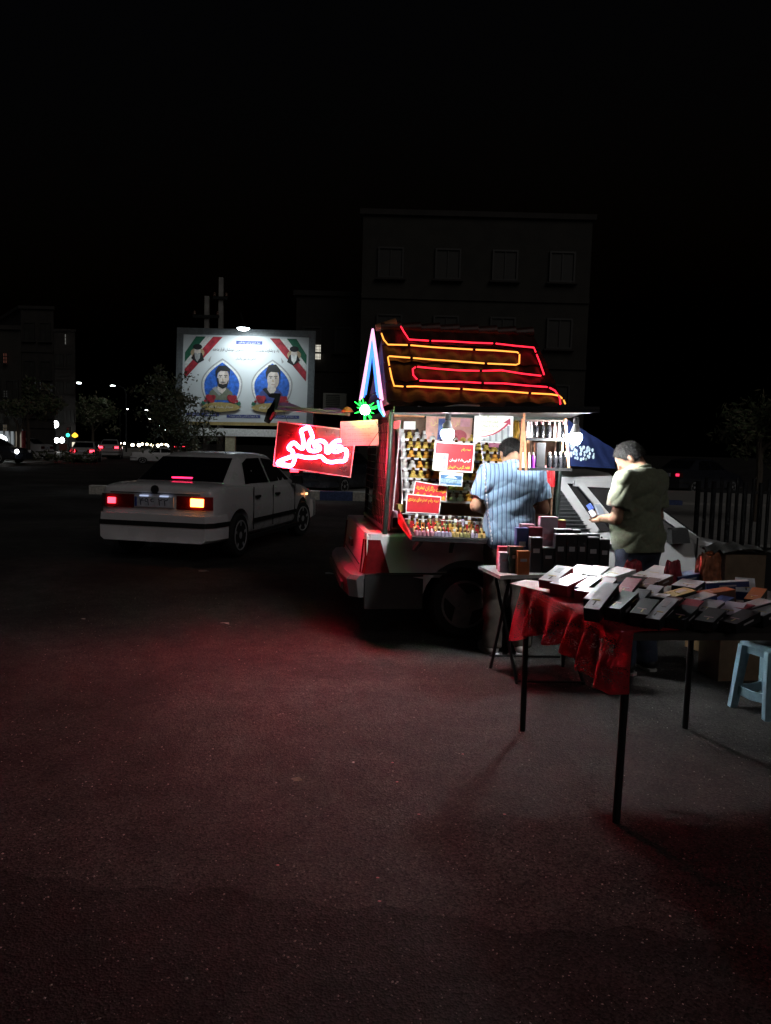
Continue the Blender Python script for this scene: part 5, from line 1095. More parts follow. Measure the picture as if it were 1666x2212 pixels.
def hbot(x0, x1, y0, y1, col, cap, label, capc, d=RD + .03, rough=.25, grp='bottles on the hanging shelf'):
    a, b = h3(x0, y1, d), h3(x1, y1, d); wd = (b - a).length; hh = (h3(x0, y0, d) - a).length; c = (a + b) / 2
    o = thing('tall_bottle', label, 'bottle', c, TA, grp); r_ = wd / 2
    MB().lathe([(.002, 0), (r_ * .94, 0), (r_, .004), (r_, hh * .68), (r_ * .7, hh * .78), (r_ * .45, hh * .82), (r_ * .45, hh * .84)], 14).build('bottle_body', M('hb_' + '_'.join('%02d' % int(c_ * 99) for c_ in col), col, rough), o, 35)
    MB().lathe([(r_ * .5, hh * .835), (r_ * .55, hh * .85), (r_ * .55, hh * .985), (r_ * .2, hh)], 12).build('cap', M('hc_' + '_'.join('%02d' % int(c_ * 99) for c_ in capc), capc, .3), o, 35)
wc, kc, cc = (.75, .75, .76), (.012, .012, .014), (.45, .47, .48)
for x0, x1, col, capc, lb in ((368, 404, wc, wc, 'slim white bottle by the slats on the upper hanging shelf'), (408, 442, wc, wc, 'slim white bottle beside the first black bottle on the upper hanging shelf'), (448, 520, kc, (.35, .2, .22), 'black bottle with pinkish cap on the upper hanging shelf, next to the white pair'), (530, 602, kc, (.35, .18, .2), 'black bottle with pinkish cap in the middle of the upper hanging shelf'), (614, 690, kc, cc, 'black bottle with grey cap on the upper hanging shelf'), (712, 745, cc, wc, 'clear slim bottle beside the grey capped black bottle'), (768, 806, cc, wc, 'clear slim bottle near the outer slat of the upper hanging shelf'), (812, 866, kc, cc, 'black bottle at the outer end of the upper hanging shelf')):
    hbot(x0, x1, 262, 466, col, None, lb, capc)
for x0, x1, col, capc, y0, lb in ((304, 338, (.7, .66, .62), wc, 655, 'cream bottle between the slats on the lower hanging shelf'), (376, 414, wc, wc, 655, 'white bottle on the lower hanging shelf beside the purple one'), (425, 482, (.25, .04, .36), wc, 655, 'purple bottle on the lower hanging shelf'), (628, 694, kc, wc, 655, 'black bottle with white shoulder next to the black carton on the lower shelf'), (704, 764, kc, wc, 650, 'black bottle in the middle of the lower hanging shelf'), (772, 832, kc, wc, 650, 'black bottle with bright cap third from the black carton'), (838, 884, kc, wc, 650, 'black bottle at the outer end of the lower hanging shelf')):
    hbot(x0, x1, y0, 856, col, None, lb, capc)
a, b = h3(502, 856), h3(612, 856); hh = (h3(502, 530) - a).length; bx = thing('black_carton', 'tall plain black carton on the lower hanging shelf', 'carton', (a + b) / 2 + EY * .04, TA)
MB().box((0, 0, hh / 2), ((b - a).length, .06, hh)).build('carton', BLACKM, bx); MB().box((0, 0, hh - .015), ((b - a).length + .003, .063, .03)).build('lid', BLACKM, bx)

# ---------------------------------------------------------------- blue banner between awning and cab
bn = Panel(TW(*tk(*z3(905, 235), -.20)), TW(*tk(*z3(1520, 625), .05)), TW(*tk(*z3(1520, 868), .05)), TW(*tk(*z3(920, 832), -.20)))
bt = thing('blue_banner', 'dark blue banner with pale bubble print stretched from awning to cab', 'banner', bn.p(.5, 0))
mb = MB().grid(lambda u, v: bn.p(u, v, .012 * math.sin(u * 6) * math.sin(v * PI) + .004 * math.sin(u * 21 + v * 8)), 30, 12); mb.grid(lambda u, v: bn.p(1 - u, v, -.003 + .012 * math.sin((1 - u) * 6) * math.sin(v * PI) + .004 * math.sin((1 - u) * 21 + v * 8)), 30, 12)
mb.build('cloth', M('blue_tarpaulin', (.016, .028, .10), .5, bump=.3, scale=8), bt, 60, world=True)
rg = random.Random(17); bub = M('bubble_print', (.34, .44, .52), .5, var=.4, scale=60)
for i in range(30):
    x, y = 945 + 290 * (i % 8) / 7 + rg.uniform(-14, 14), 560 + 150 * (i // 8) / 3 + (i % 8) * 9 + rg.uniform(-12, 12); q = hitp(*z3(x, y), bn.p(.4, .5, .02), bn.n); r_ = rg.uniform(.009, .016)
    MB().poly([q + EX * (r_ * .8 * math.cos(a)) + V((0, 0, r_ * 1.15 * math.sin(a))) for a in [2 * PI * j / 12 for j in range(12)]], -EY, .001).build('printed_bubble', bub, bt, world=True)

pts = cr_spline([TW(*tk(*z1(*q), d)) for q, d in (((480, 552), -.5), ((560, 566), -.7), (( 640, 556), -.6), ((720, 545), -.8), ((840, 548), -.5))], 5)
cb_ = thing('white_cable', 'loose white cable lying in a wave on top of the awning', 'cable', pts[0]); MB().tube(pts, .006, 6).build('cable', M('white_cable', (.6, .62, .65), .4), cb_, 50, world=True)
# ================================================================ PEOPLE
SKIN = M('skin', (.33, .18, .115), .5, var=.12, scale=30); HAIR_B = M('black_hair', (.007, .0065, .0065), .6, bump=.6, scale=60, spec=.25); HAIR_G = M('greying_hair', (.016, .015, .0145), .6, var=.8, scale=90, bump=.6, spec=.25)
def striped_cloth():
    m = M('striped_shirt_cloth', (.30, .42, .55), .85, bump=.25, scale=60, sheen=.2); n = m.node_tree; b = n.nodes['Principled BSDF']; tc = n.nodes.new('ShaderNodeTexCoord')
    sp = n.nodes.new('ShaderNodeSeparateXYZ'); n.links.new(tc.outputs['Object'], sp.inputs[0])
    nz = n.nodes.new('ShaderNodeTexNoise'); nz.inputs['Scale'].default_value = 5; n.links.new(tc.outputs['Object'], nz.inputs['Vector'])
    wob = n.nodes.new('ShaderNodeMath'); wob.operation = 'MULTIPLY_ADD'; wob.inputs[1].default_value = .012; n.links.new(nz.outputs['Fac'], wob.inputs[0]); n.links.new(sp.outputs[0], wob.inputs[2])
    def band(freq, p0, p1):
        a = n.nodes.new('ShaderNodeMath'); a.operation = 'MULTIPLY'; a.inputs[1].default_value = freq; n.links.new(wob.outputs[0], a.inputs[0])
        s_ = n.nodes.new('ShaderNodeMath'); s_.operation = 'SINE'; n.links.new(a.outputs[0], s_.inputs[0])
        r_ = n.nodes.new('ShaderNodeMapRange'); r_.inputs['From Min'].default_value = p0; r_.inputs['From Max'].default_value = p1; n.links.new(s_.outputs[0], r_.inputs[0]); return r_.outputs[0]
    rp = n.nodes.new('ShaderNodeMix'); rp.data_type = 'RGBA'; rp.inputs[6].default_value = (.145, .235, .335, 1); rp.inputs[7].default_value = (.045, .075, .135, 1); n.links.new(band(2 * PI / .031, .35, .75), rp.inputs['Factor'])
    r2 = n.nodes.new('ShaderNodeMix'); r2.data_type = 'RGBA'; r2.inputs[7].default_value = (.22, .30, .39, 1); n.links.new(rp.outputs[2], r2.inputs[6]); n.links.new(band(2 * PI / .0155, .8, .95), r2.inputs['Factor'])
    n.links.new(r2.outputs[2], b.inputs['Base Color']); return m
SHIRT_S = striped_cloth(); SHIRT_G = M('sage_shirt_cloth', (.165, .185, .12), .85, bump=.3, scale=50, sheen=.2)
TROUS_B = M('dark_brown_trousers', (.055, .042, .033), .9); JEANS = M('dark_jeans', (.035, .045, .075), .9, bump=.2, scale=80); SHOE_G = M('grey_sneaker', (.42, .40, .38), .6); SHOE_K = M('black_shoe', (.02, .02, .022), .5); SOLE = M('white_sole', (.5, .5, .48), .7)
nrm = lambda v: np.array(v, float) / np.linalg.norm(v)
def folds(X, Y, Z, a, sd):
    rid = lambda q: 1 - 2 * np.abs(np.sin(q)) ** .6
    return a * (rid(13 * Z + 7 * X + 2.2 * np.sin(6 * X + sd) + sd) * .55 + rid(11 * X - 9 * Z + 2 * np.sin(8 * Z) + 2 * sd) * .6 + rid(26 * Z - 15 * X + 12 * Y + 2 * np.sin(13 * X) + sd * 3) * .4 + np.sin(21 * X - 17 * Z + 4 * np.sin(9 * Z) + 2 * sd) * .4)
def person(label, loc, rz, P, shirt, trous, shoe, hairm, sd=0.0, sleeve=.72):
    t = thing('person', label, 'person', loc, rz)
    hp, hy = P['head_pitch'], P['head_yaw']; cp, sp_, cyw, syw = math.cos(hp), math.sin(hp), math.cos(hy), math.sin(hy)
    f_ = np.array([-syw * cp, cyw * cp, -sp_]); r_ = np.array([cyw, syw, 0]); u_ = np.cross(r_, f_); ax = [r_, f_, u_]
    hc = np.array(P['head']); nb = np.array(P.get('neck', (0, -.005, 1.43)))
    lean = P.get('lean', 0.0)
    tors = [((0, -.005 + lean * .9, 1.27), (.175, .115, .19)), ((0, .02 + lean * .45, 1.06), (.162, .135, .17)), ((0, -.005, .90), (.168, .128, .13))]
    sh = {s: np.array(P['sh'][s]) for s in 'LR'}; el = {s: np.array(P['el'][s]) for s in 'LR'}; wr = {s: np.array(P['wr'][s]) for s in 'LR'}
    hip = {'L': np.array((-.095, 0, .88)), 'R': np.array((.095, 0, .88))}; kn = {s: np.array(P['kn'][s]) for s in 'LR'}; an = {s: np.array(P['an'][s]) for s in 'LR'}; toe = {s: np.array(P['toe'][s]) for s in 'LR'}
    def torso(X, Y, Z, g=0.0):
        f = ell(X, Y, Z, tors[0][0], [r + g for r in tors[0][1]])
        for c, r in tors[1:]: f = smin(f, ell(X, Y, Z, c, [q + g for q in r]), .07)
        f = smin(f, cone(X, Y, Z, sh['L'] * [.92, 1, 1] + [0, 0, -.01], sh['R'] * [.92, 1, 1] + [0, 0, -.01], .055 + g, .055 + g), .07)
        return smin(f, cone(X, Y, Z, nb + [0, 0, -.06], nb, .09 + g, .06 + g), .05)
    def body(X, Y, Z):
        f = torso(X, Y, Z); hb = hc - u_ * .075 - f_ * .02
        f = smin(f, cone(X, Y, Z, nb - [0, 0, .03], hb, .060, .054), .03)
        h = ell(X, Y, Z, hc + u_ * .015 - f_ * .008, (.076, .096, .096), ax)
        h = smin(h, ell(X, Y, Z, hc - u_ * .052 + f_ * .030, (.058, .062, .062), ax), .03)
        h = smin(h, ell(X, Y, Z, hc - u_ * .088 + f_ * .058, (.030, .028, .024), ax), .025)
        h = smin(h, cone(X, Y, Z, hc + u_ * .005 + f_ * .088, hc - u_ * .032 + f_ * .108, .009, .014), .012)
        h = smin(h, ell(X, Y, Z, hc - u_ * .060 + f_ * .088, (.022, .012, .010), ax), .012)
        for s in (-1, 1):
            h = np.maximum(h, -ell(X, Y, Z, hc + r_ * s * .032 + f_ * .094 + u_ * .004, (.018, .014, .011), ax))
            h = smin(h, ell(X, Y, Z, hc + r_ * s * .032 + f_ * .080 + u_ * .003, (.014, .012, .011), ax), .004)
            h = smin(h, ell(X, Y, Z, hc + r_ * s * .080 - f_ * .012 - u_ * .012, (.010, .020, .033), ax), .008)
        f = smin(f, h, .02)
        for s in 'LR':
            f = smin(f, cone(X, Y, Z, sh[s], el[s], .052, .041), .03); f = smin(f, cone(X, Y, Z, el[s], wr[s], .042, .027), .02)
            f = smin(f, cone(X, Y, Z, hip[s], kn[s], .085, .056), .04); f = smin(f, cone(X, Y, Z, kn[s], an[s], .056, .038), .02)
            f = smin(f, cone(X, Y, Z, an[s] + [0, 0, -.02], toe[s], .040, .030), .03)
        return f
    parts = [sdf_mesh(body, (-.40, -.30, 0.005), (.40, .42, 1.78), .0105)]
    for s, sx in (('L', -1), ('R', 1)):
        D = nrm(wr[s] - el[s]); up_ = np.array(P['palm'][s], float); S_ = nrm(np.cross(D, up_)); Nn = np.cross(S_, D); w0 = wr[s]; curl = P.get('curl', 1.0)
        def hand(X, Y, Z):
            f = cone(X, Y, Z, w0 - D * .03, w0 + D * .015, .027, .024); f = smin(f, ell(X, Y, Z, w0 + D * .052, (.040, .044, .017), [S_, D, Nn]), .02)
            for i, (o, l) in enumerate(((-.029, .036), (-.010, .042), (.010, .040), (.028, .031))):
                a = w0 + D * .086 + S_ * o; b = a + D * l * math.cos(.5 * curl) - Nn * l * math.sin(.5 * curl); c = b + D * l * .75 * math.cos(1.5 * curl) - Nn * l * .75 * math.sin(1.5 * curl)
                f = smin(f, cone(X, Y, Z, a, b, .0095, .0085), .005); f = smin(f, cone(X, Y, Z, b, c, .0085, .0068), .003)
            a = w0 + D * .03 - S_ * sx * .03; b = a + D * .035 - S_ * sx * .022 - Nn * .012; c = b + D * .03 - Nn * .012
            f = smin(f, cone(X, Y, Z, a, b, .013, .0105), .012); return smin(f, cone(X, Y, Z, b, c, .0105, .008), .003)
        cN = w0 + D * .06; parts.append(sdf_mesh(hand, cN - .115, cN + .115, .0045))
    obj('body', np_mesh('body', parts, SKIN), t)
    def shirtf(X, Y, Z):
        g = .022; f = torso(X, Y, Z, g); hz = P['hem']
        f = smin(f, ell(X, Y, Z, (0, .01, hz + .10), (.185, .150, .17)), .06)
        for s in 'LR':
            D = nrm(el[s] - sh[s]); c = sh[s] + (el[s] - sh[s]) * sleeve; sl = cone(X, Y, Z, sh[s], sh[s] + (el[s] - sh[s]) * (sleeve + .25), .070, .074)
            sl = np.maximum(sl, (X - c[0]) * D[0] + (Y - c[1]) * D[1] + (Z - c[2]) * D[2]); f = smin(f, sl, .035)
        f = f + folds(X, Y, Z, .0095, sd) * np.clip((1.5 - Z) / .2, .3, 1)
        f = np.maximum(f, hz + .012 * np.sin(9 * X + sd) - Z); f = np.maximum(f, Z - (nb[2] + .012 + (Y - nb[1]) * -.25))
        # collar
        dx, dy, dz = X - nb[0], Y - nb[1] - .012, Z - nb[2] - .012 + (Y - nb[1]) * .35; q = np.sqrt(dx * dx + dy * dy); col = np.sqrt(np.clip(np.abs(q - .070) - .004, 0, 9) ** 2 + np.clip(np.abs(dz) - .018, 0, 9) ** 2) - .005
        return np.minimum(f, col)
    obj('shirt', np_mesh('shirt', [sdf_mesh(shirtf, (-.42, -.30, P['hem'] - .03), (.42, .40, 1.56), .007)], shirt), t)
    def trousf(X, Y, Z):
        f = ell(X, Y, Z, (0, 0, .92), (.178, .138, .14))
        for s in 'LR': f = smin(f, cone(X, Y, Z, hip[s], kn[s], .098, .078), .05); f = smin(f, cone(X, Y, Z, kn[s], an[s], .078, .068), .02)
        f = f + folds(X, Y, Z, .006, sd + 2); f = np.maximum(f, .055 - Z); return np.maximum(f, Z - 1.02)
    obj('trousers', np_mesh('trousers', [sdf_mesh(trousf, (-.32, -.28, .03), (.32, .30, 1.06), .011)], trous), t)
    for s in 'LR':
        A, T = an[s], toe[s]
        def shoef(X, Y, Z): f = cone(X, Y, Z, (A[0], A[1] - .03, .05), (T[0], T[1], .035), .047, .040); f = smin(f, cone(X, Y, Z, (A[0], A[1], .06), (A[0], A[1], .10), .05, .048), .03); return np.maximum(np.maximum(f, .014 - Z), Z - .105)
        so_ = obj('shoe', np_mesh('shoe', [sdf_mesh(shoef, (min(A[0], T[0]) - .09, min(A[1], T[1]) - .12, 0), (max(A[0], T[0]) + .09, max(A[1], T[1]) + .09, .13), .008)], shoe), t)
        d = nrm((T - A) * [1, 1, 0]); sd_ = np.array([-d[1], d[0], 0]); a, b = A * [1, 1, 0] - d * .075, T * [1, 1, 0] + d * .042
        pts = [a + sd_ * .03, a - d * .01, a - sd_ * .03, (a + b) / 2 - sd_ * .042, b - sd_ * .03 - d * .02, b, b + sd_ * .03 - d * .02, (a + b) / 2 + sd_ * .042]
        MB().poly([V(p) + V((0, 0, .001)) for p in pts], (0, 0, 1), .018).build('sole', SOLE, so_)
    def hairf(X, Y, Z):
        h = ell(X, Y, Z, hc + u_ * .018 - f_ * .010, (.083, .103, .101), ax); h = smin(h, ell(X, Y, Z, hc - f_ * .055 - u_ * .02, (.066, .05, .07), ax), .02)
        px, py, pz = X - hc[0], Y - hc[1], Z - hc[2]; fw_ = px * f_[0] + py * f_[1] + pz * f_[2]; uw = px * u_[0] + py * u_[1] + pz * u_[2]
        h = h + .0022 * np.sin(160 * px + 60 * pz) * np.sin(140 * py - 30 * px)
        h = np.maximum(h, fw_ * .80 - uw * .62 - .012); return np.maximum(h, -uw - .062 - fw_ * .25)
    hme = np_mesh('hair', [sdf_mesh(hairf, hc - .16, hc + .16, .006)], hairm); ho = obj('hair', hme, t)
    mb = MB(); rgh = random.Random(int(sd * 10)); hv = [(v.co.copy(), v.normal.copy()) for v in hme.vertices]; dn = V(-u_) * .9 - V(f_) * .5
    for i in range(5200):
        c, n_ = hv[rgh.randrange(len(hv))]
        if n_.dot(c - V(hc)) < 0: continue
        d = (n_ * rgh.uniform(.35, .9) + dn * rgh.uniform(.3, .9) + V((rgh.gauss(0, .25), rgh.gauss(0, .25), rgh.gauss(0, .25)))).normalized(); l = rgh.uniform(.008, .017); s_ = d.orthogonal().normalized() * .0011; c = c + V((rgh.gauss(0, .003), rgh.gauss(0, .003), rgh.gauss(0, .003)))
        mb.add([c - s_, c + s_, c + d * l], [(0, 1, 2)])
    mb.build('hair_strands', hairm, ho, kind='stuff')
    return t, ax
S1 = V((at(1103, 1100, 5.80).x, 5.80, 0))
person('person in a blue striped shirt facing the stall with head bowed', S1, R(4), dict(head=(0.0, .075, 1.525), head_pitch=R(38), head_yaw=R(8), lean=.02, hem=.815,
    sh={'L': (-.185, -.01, 1.385), 'R': (.185, -.01, 1.385)}, el={'L': (-.262, .02, 1.125), 'R': (.262, .02, 1.115)}, wr={'L': (-.13, .23, 1.06), 'R': (.15, .235, 1.06)}, palm={'L': (0, 0, 1), 'R': (0, 0, 1)},
    kn={'L': (-.10, .02, .47), 'R': (.11, .02, .47)}, an={'L': (-.11, -.03, .08), 'R': (.12, -.02, .08)}, toe={'L': (-.15, .12, .035), 'R': (.17, .12, .035)}), SHIRT_S, TROUS_B, SHOE_G, HAIR_B, .7)
S2 = V((at(1384, 1100, 5.42).x, 5.42, 0)); r2 = R(37)
p2, ax2 = person('person in a sage green shirt looking down at a phone beside the cab', S2, r2, dict(head=(-.005, .115, 1.515), head_pitch=R(42), head_yaw=R(32), lean=.035, hem=.86, neck=(0, .015, 1.425),
    sh={'L': (-.185, .01, 1.375), 'R': (.185, .01, 1.375)}, el={'L': (-.235, .03, 1.10), 'R': (.235, .02, 1.10)}, wr={'L': (-.135, .215, 1.08), 'R': (.03, .23, 1.07)}, palm={'L': (.5, -.2, -.8), 'R': (-.4, -.2, -.8)},
    kn={'L': (-.10, .02, .47), 'R': (.10, .01, .47)}, an={'L': (-.11, -.02, .08), 'R': (.12, -.04, .08)}, toe={'L': (-.14, .13, .035), 'R': (.17, .11, .035)}), SHIRT_G, JEANS, SHOE_K, HAIR_G, 2.1, .70)
R2 = Matrix.Rotation(r2, 3, 'Z')
phn = thing('mobile_phone', 'phone with pale screen held in the hands of the person in green', 'phone', S2 + R2 @ V((-.05, .30, 1.10)), r2)
rot = Matrix.Rotation(R(-35), 3, 'X'); MB().box((0, 0, .01), (.072, .010, .145), rot).build('case', M('phone_case', (.3, .32, .36), .4), phn); MB().box(rot @ V((0, -.0062, 0)) + V((0, 0, .01)), (.064, .002, .13), rot).build('screen', EM('phone_screen', (.75, .85, 1), .5), phn)
pkt = thing('perfume_box', 'small blue and white packet pinched in the hand of the person in green', 'box', S2 + R2 @ V((-.125, .315, 1.11)), r2 + .5)
MB().box((0, 0, .0), (.05, .03, .05), rot).build('carton', M('packet_white', (.7, .72, .75), .5), pkt); MB().box((0, .02, .045), (.05, .03, .045), rot).build('lid', M('packet_blue', (.07, .12, .45), .5), pkt)
# ================================================================ TABLES AND GOODS
# near table: four thin legs, dark top
TZ = .815; A_, B_, C_ = gnd(1331, 1776), gnd(1129, 1578), gnd(1480, 1573); D_ = A_ + (C_ - B_)
tb1 = thing('folding_table', 'dark thin legged table laden with flat perfume boxes', 'table', (A_ + B_ + C_ + D_) / 4)
ctr = (A_ + B_ + C_ + D_) / 4
def ex(p, k=1.04): q = ctr + (p - ctr) * k; return V((q.x, q.y, 0))
top = [ex(p) for p in (A_, D_, C_, B_)]
ET = (D_ - A_).normalized()
top[1] = top[1] + ET * .35; top[2] = top[2] + ET * .35
MB().hexa([p + V((0, 0, TZ - .03)) for p in top], [p + V((0, 0, TZ)) for p in top]).build('table_top', M('dark_table_top', (.03, .025, .022), .6), tb1, world=True)
for p, lean_ in ((A_, .012), (B_, -.004), (C_, .006), (D_, .0)): MB().tube([p, p + V((lean_, 0, TZ - .03))], .0165, 10).build('leg', BLACKM, tb1, 40, world=True)
for p, q in ((A_, B_), (C_, D_)): MB().beam(p + V((0, 0, TZ - .055)), q + V((0, 0, TZ - .055)), .02, .03).build('apron', BLACKM, tb1, world=True)
# red lace cloth over the left edge
def lace():
    m = M('red_lace', (.5, .02, .035), .85); n = m.node_tree; b = n.nodes['Principled BSDF']; out = n.nodes['Material Output']
    uv = n.nodes.new('ShaderNodeUVMap'); vo = n.nodes.new('ShaderNodeTexVoronoi'); vo.inputs['Scale'].default_value = 130; n.links.new(uv.outputs[0], vo.inputs['Vector'])
    nz = n.nodes.new('ShaderNodeTexNoise'); nz.inputs['Scale'].default_value = 7; n.links.new(uv.outputs[0], nz.inputs['Vector'])
    th = n.nodes.new('ShaderNodeMapRange'); th.inputs['From Min'].default_value = .35; th.inputs['From Max'].default_value = .65; th.inputs['To Min'].default_value = .12; th.inputs['To Max'].default_value = .56; n.links.new(nz.outputs['Fac'], th.inputs[0])
    gt_ = n.nodes.new('ShaderNodeMath'); gt_.operation = 'GREATER_THAN'; n.links.new(vo.outputs['Distance'], gt_.inputs[0]); n.links.new(th.outputs[0], gt_.inputs[1])
    tl_ = n.nodes.new('ShaderNodeBsdfTranslucent'); tl_.inputs[0].default_value = (.7, .03, .05, 1); mx = n.nodes.new('ShaderNodeMixShader'); mx.inputs[0].default_value = .4; n.links.new(b.outputs[0], mx.inputs[1]); n.links.new(tl_.outputs[0], mx.inputs[2])
    tr = n.nodes.new('ShaderNodeBsdfTransparent'); m2 = n.nodes.new('ShaderNodeMixShader'); n.links.new(gt_.outputs[0], m2.inputs[0]); n.links.new(tr.outputs[0], m2.inputs[1]); n.links.new(mx.outputs[0], m2.inputs[2]); n.links.new(m2.outputs[0], out.inputs[0]); return m
LACE = lace()
tc_ = thing('tablecloth', 'red lace tablecloth hanging in folds from the near table edge', 'tablecloth', ctr + V((0, 0, TZ)))
a0, b0 = top[0], top[3]; outw = (a0 - b0).cross(V((0, 0, 1))).normalized(); outw = outw if outw.dot(ctr - a0) < 0 else -outw
def clothpt(s, v):          # s: 0 at the far end B, 1 at the near corner A, on to 1.14 round the corner; v: 0 on the table top, .3 edge, 1 hem
    ss = min(s, 1.0); e = b0.lerp(a0, ss); inn = -outw; rnd = max(0.0, s - 1.0) / .14
    if s > 1.0: e = a0 + ET * ((s - 1.0) * .9)
    o_dir = outw.lerp(-V((-ET.y, ET.x, 0)) if V((-ET.y, ET.x, 0)).dot(ctr - a0) > 0 else V((-ET.y, ET.x, 0)), min(1, rnd)).normalized()
    if v < .3: k = (.3 - v) / .3; return e - o_dir * (k * .26) + V((0, 0, TZ + .005 + .003 * math.sin(s * 40)))
    k = (v - .3) / .7; drop = np.interp(s, (0, .08, .35, .55, .75, .9, 1.0, 1.14), (.30, .27, .19, .18, .23, .25, .28, .22)) + .012 * math.sin(s * 31)
    ph = s * 34; amp = .030 * k ** .7 + .012 * k
    return e + o_dir * (.008 + .03 * k * (1 - k) + amp * (1 + math.sin(ph + 1.5 * math.sin(s * 9)))) + (a0 - b0).normalized() * (.012 * k * math.cos(ph)) + V((0, 0, TZ + .004 - drop * k - .012 * k * math.sin(ph * .5)))
NU, NV = 120, 30
mb = MB().grid(lambda u, v: clothpt(u * 1.05, v), NU, NV); co = mb.build('cloth', LACE, tc_, 80, world=True)
uvl = co.data.uv_layers.new(name='UVMap')
for lp in co.data.loops:
    i = lp.vertex_index; uvl.data[lp.index].uv = ((i % (NU + 1)) / NU * 1.1, (i // (NU + 1)) / NV * .75)
pp = [gnd(1101, 1261, TZ + .008), gnd(1198, 1284, TZ + .008), gnd(1230, 1262, TZ + .009), gnd(1135, 1253, TZ + .009)]
sh_ = thing('price_list', 'white printed sheet lying on the corner of the red lace', 'paper', pp[0]); MB().poly(pp, (0, 0, 1), .001).build('sheet', PAPER, sh_, world=True)
for i in range(4):
    u = .2 + .18 * i; a = pp[0].lerp(pp[3], u); b = pp[1].lerp(pp[2], u); MB().poly([a.lerp(b, .1), a.lerp(b, .8), a.lerp(b, .8) + (pp[3] - pp[0]) * .06, a.lerp(b, .1) + (pp[3] - pp[0]) * .06], (0, 0, 1), .0004).build('printed_line', M('print_grey', (.35, .36, .36), .6), sh_, world=True); sh_.children[-1].location.z = .0015

# flat boxes: top face centre in the photo, height of that face above the table, size, turn, colours
Z6 = lambda x, y: ((1240 + x / 2.45) / 1.1525, (1360 + y / 2.45) / 1.1525)
BX = {n: M('box_' + n, c, r_, var=.12, scale=25) for n, c, r_ in (('white', (.56, .54, .56), .35), ('lilac', (.50, .42, .50), .4), ('grey', (.38, .36, .38), .4), ('silver', (.6, .62, .66), .22), ('red', (.34, .03, .05), .4), ('maroon', (.16, .02, .03), .4), ('black', (.012, .012, .014), .4), ('brown', (.12, .06, .045), .4), ('gold', (.55, .40, .14), .3), ('blue', (.25, .33, .5), .4), ('orange', (.36, .10, .03), .45), ('navy', (.03, .05, .16), .4), ('green', (.02, .035, .03), .4), ('rose', (.5, .28, .32), .4))}
def flat_box(x, y, h, L_, W_, T_, deg, tilt, topc, sidec, label, band=None):
    rr_ = random.Random(int(x * 7 + y)); h += .012 + (.02 if y > 240 else 0); L_ *= 1.22; W_ *= 1.25; T_ *= 1.15; deg += (10 if deg > 25 else 0) + rr_.uniform(-7, 7); tilt -= 3 + rr_.uniform(0, 5)
    c = gnd(*Z6(x, y), TZ + h); o = thing('perfume_box', label, 'box', (c.x, c.y, c.z - T_), R(deg), 'flat perfume boxes on the near table')
    rx = Matrix.Rotation(R(tilt), 3, 'Y')
    MB().box(rx @ V((0, 0, T_ / 2 - .002)), (L_, W_, T_ - .002), rx).build('carton', BX[sidec], o); MB().box(rx @ V((0, 0, T_ - .0015)), (L_ + .001, W_ + .001, .003), rx).build('lid', BX[topc], o)
    dk = 'black' if topc in ('white', 'silver', 'lilac', 'rose', 'gold', 'blue', 'grey') else 'gold'
    MB().box(rx @ V((-L_ * .30, W_ * rr_.uniform(-.12, .12), T_ + .0004)), (L_ * rr_.uniform(.10, .2), W_ * .07, .001), rx).build('printed_line', BX[dk], o); MB().box(rx @ V((-L_ * .18, W_ * rr_.uniform(-.1, .1), T_ + .0004)), (L_ * .04, W_ * .5, .001), rx).build('printed_band', BX['gold' if dk == 'black' else 'rose'], o)
    MB().box(rx @ V((0, -W_ / 2 - .0006, T_ * .5)), (L_ * .4, .001, T_ * .18), rx).build('side_lettering', BX['grey'], o)
    if band: MB().box(rx @ V((L_ * .2, 0, T_ + .0005)), (L_ * .28, W_ * .35, .0012), rx).build('printed_label', BX[band], o)
    return o
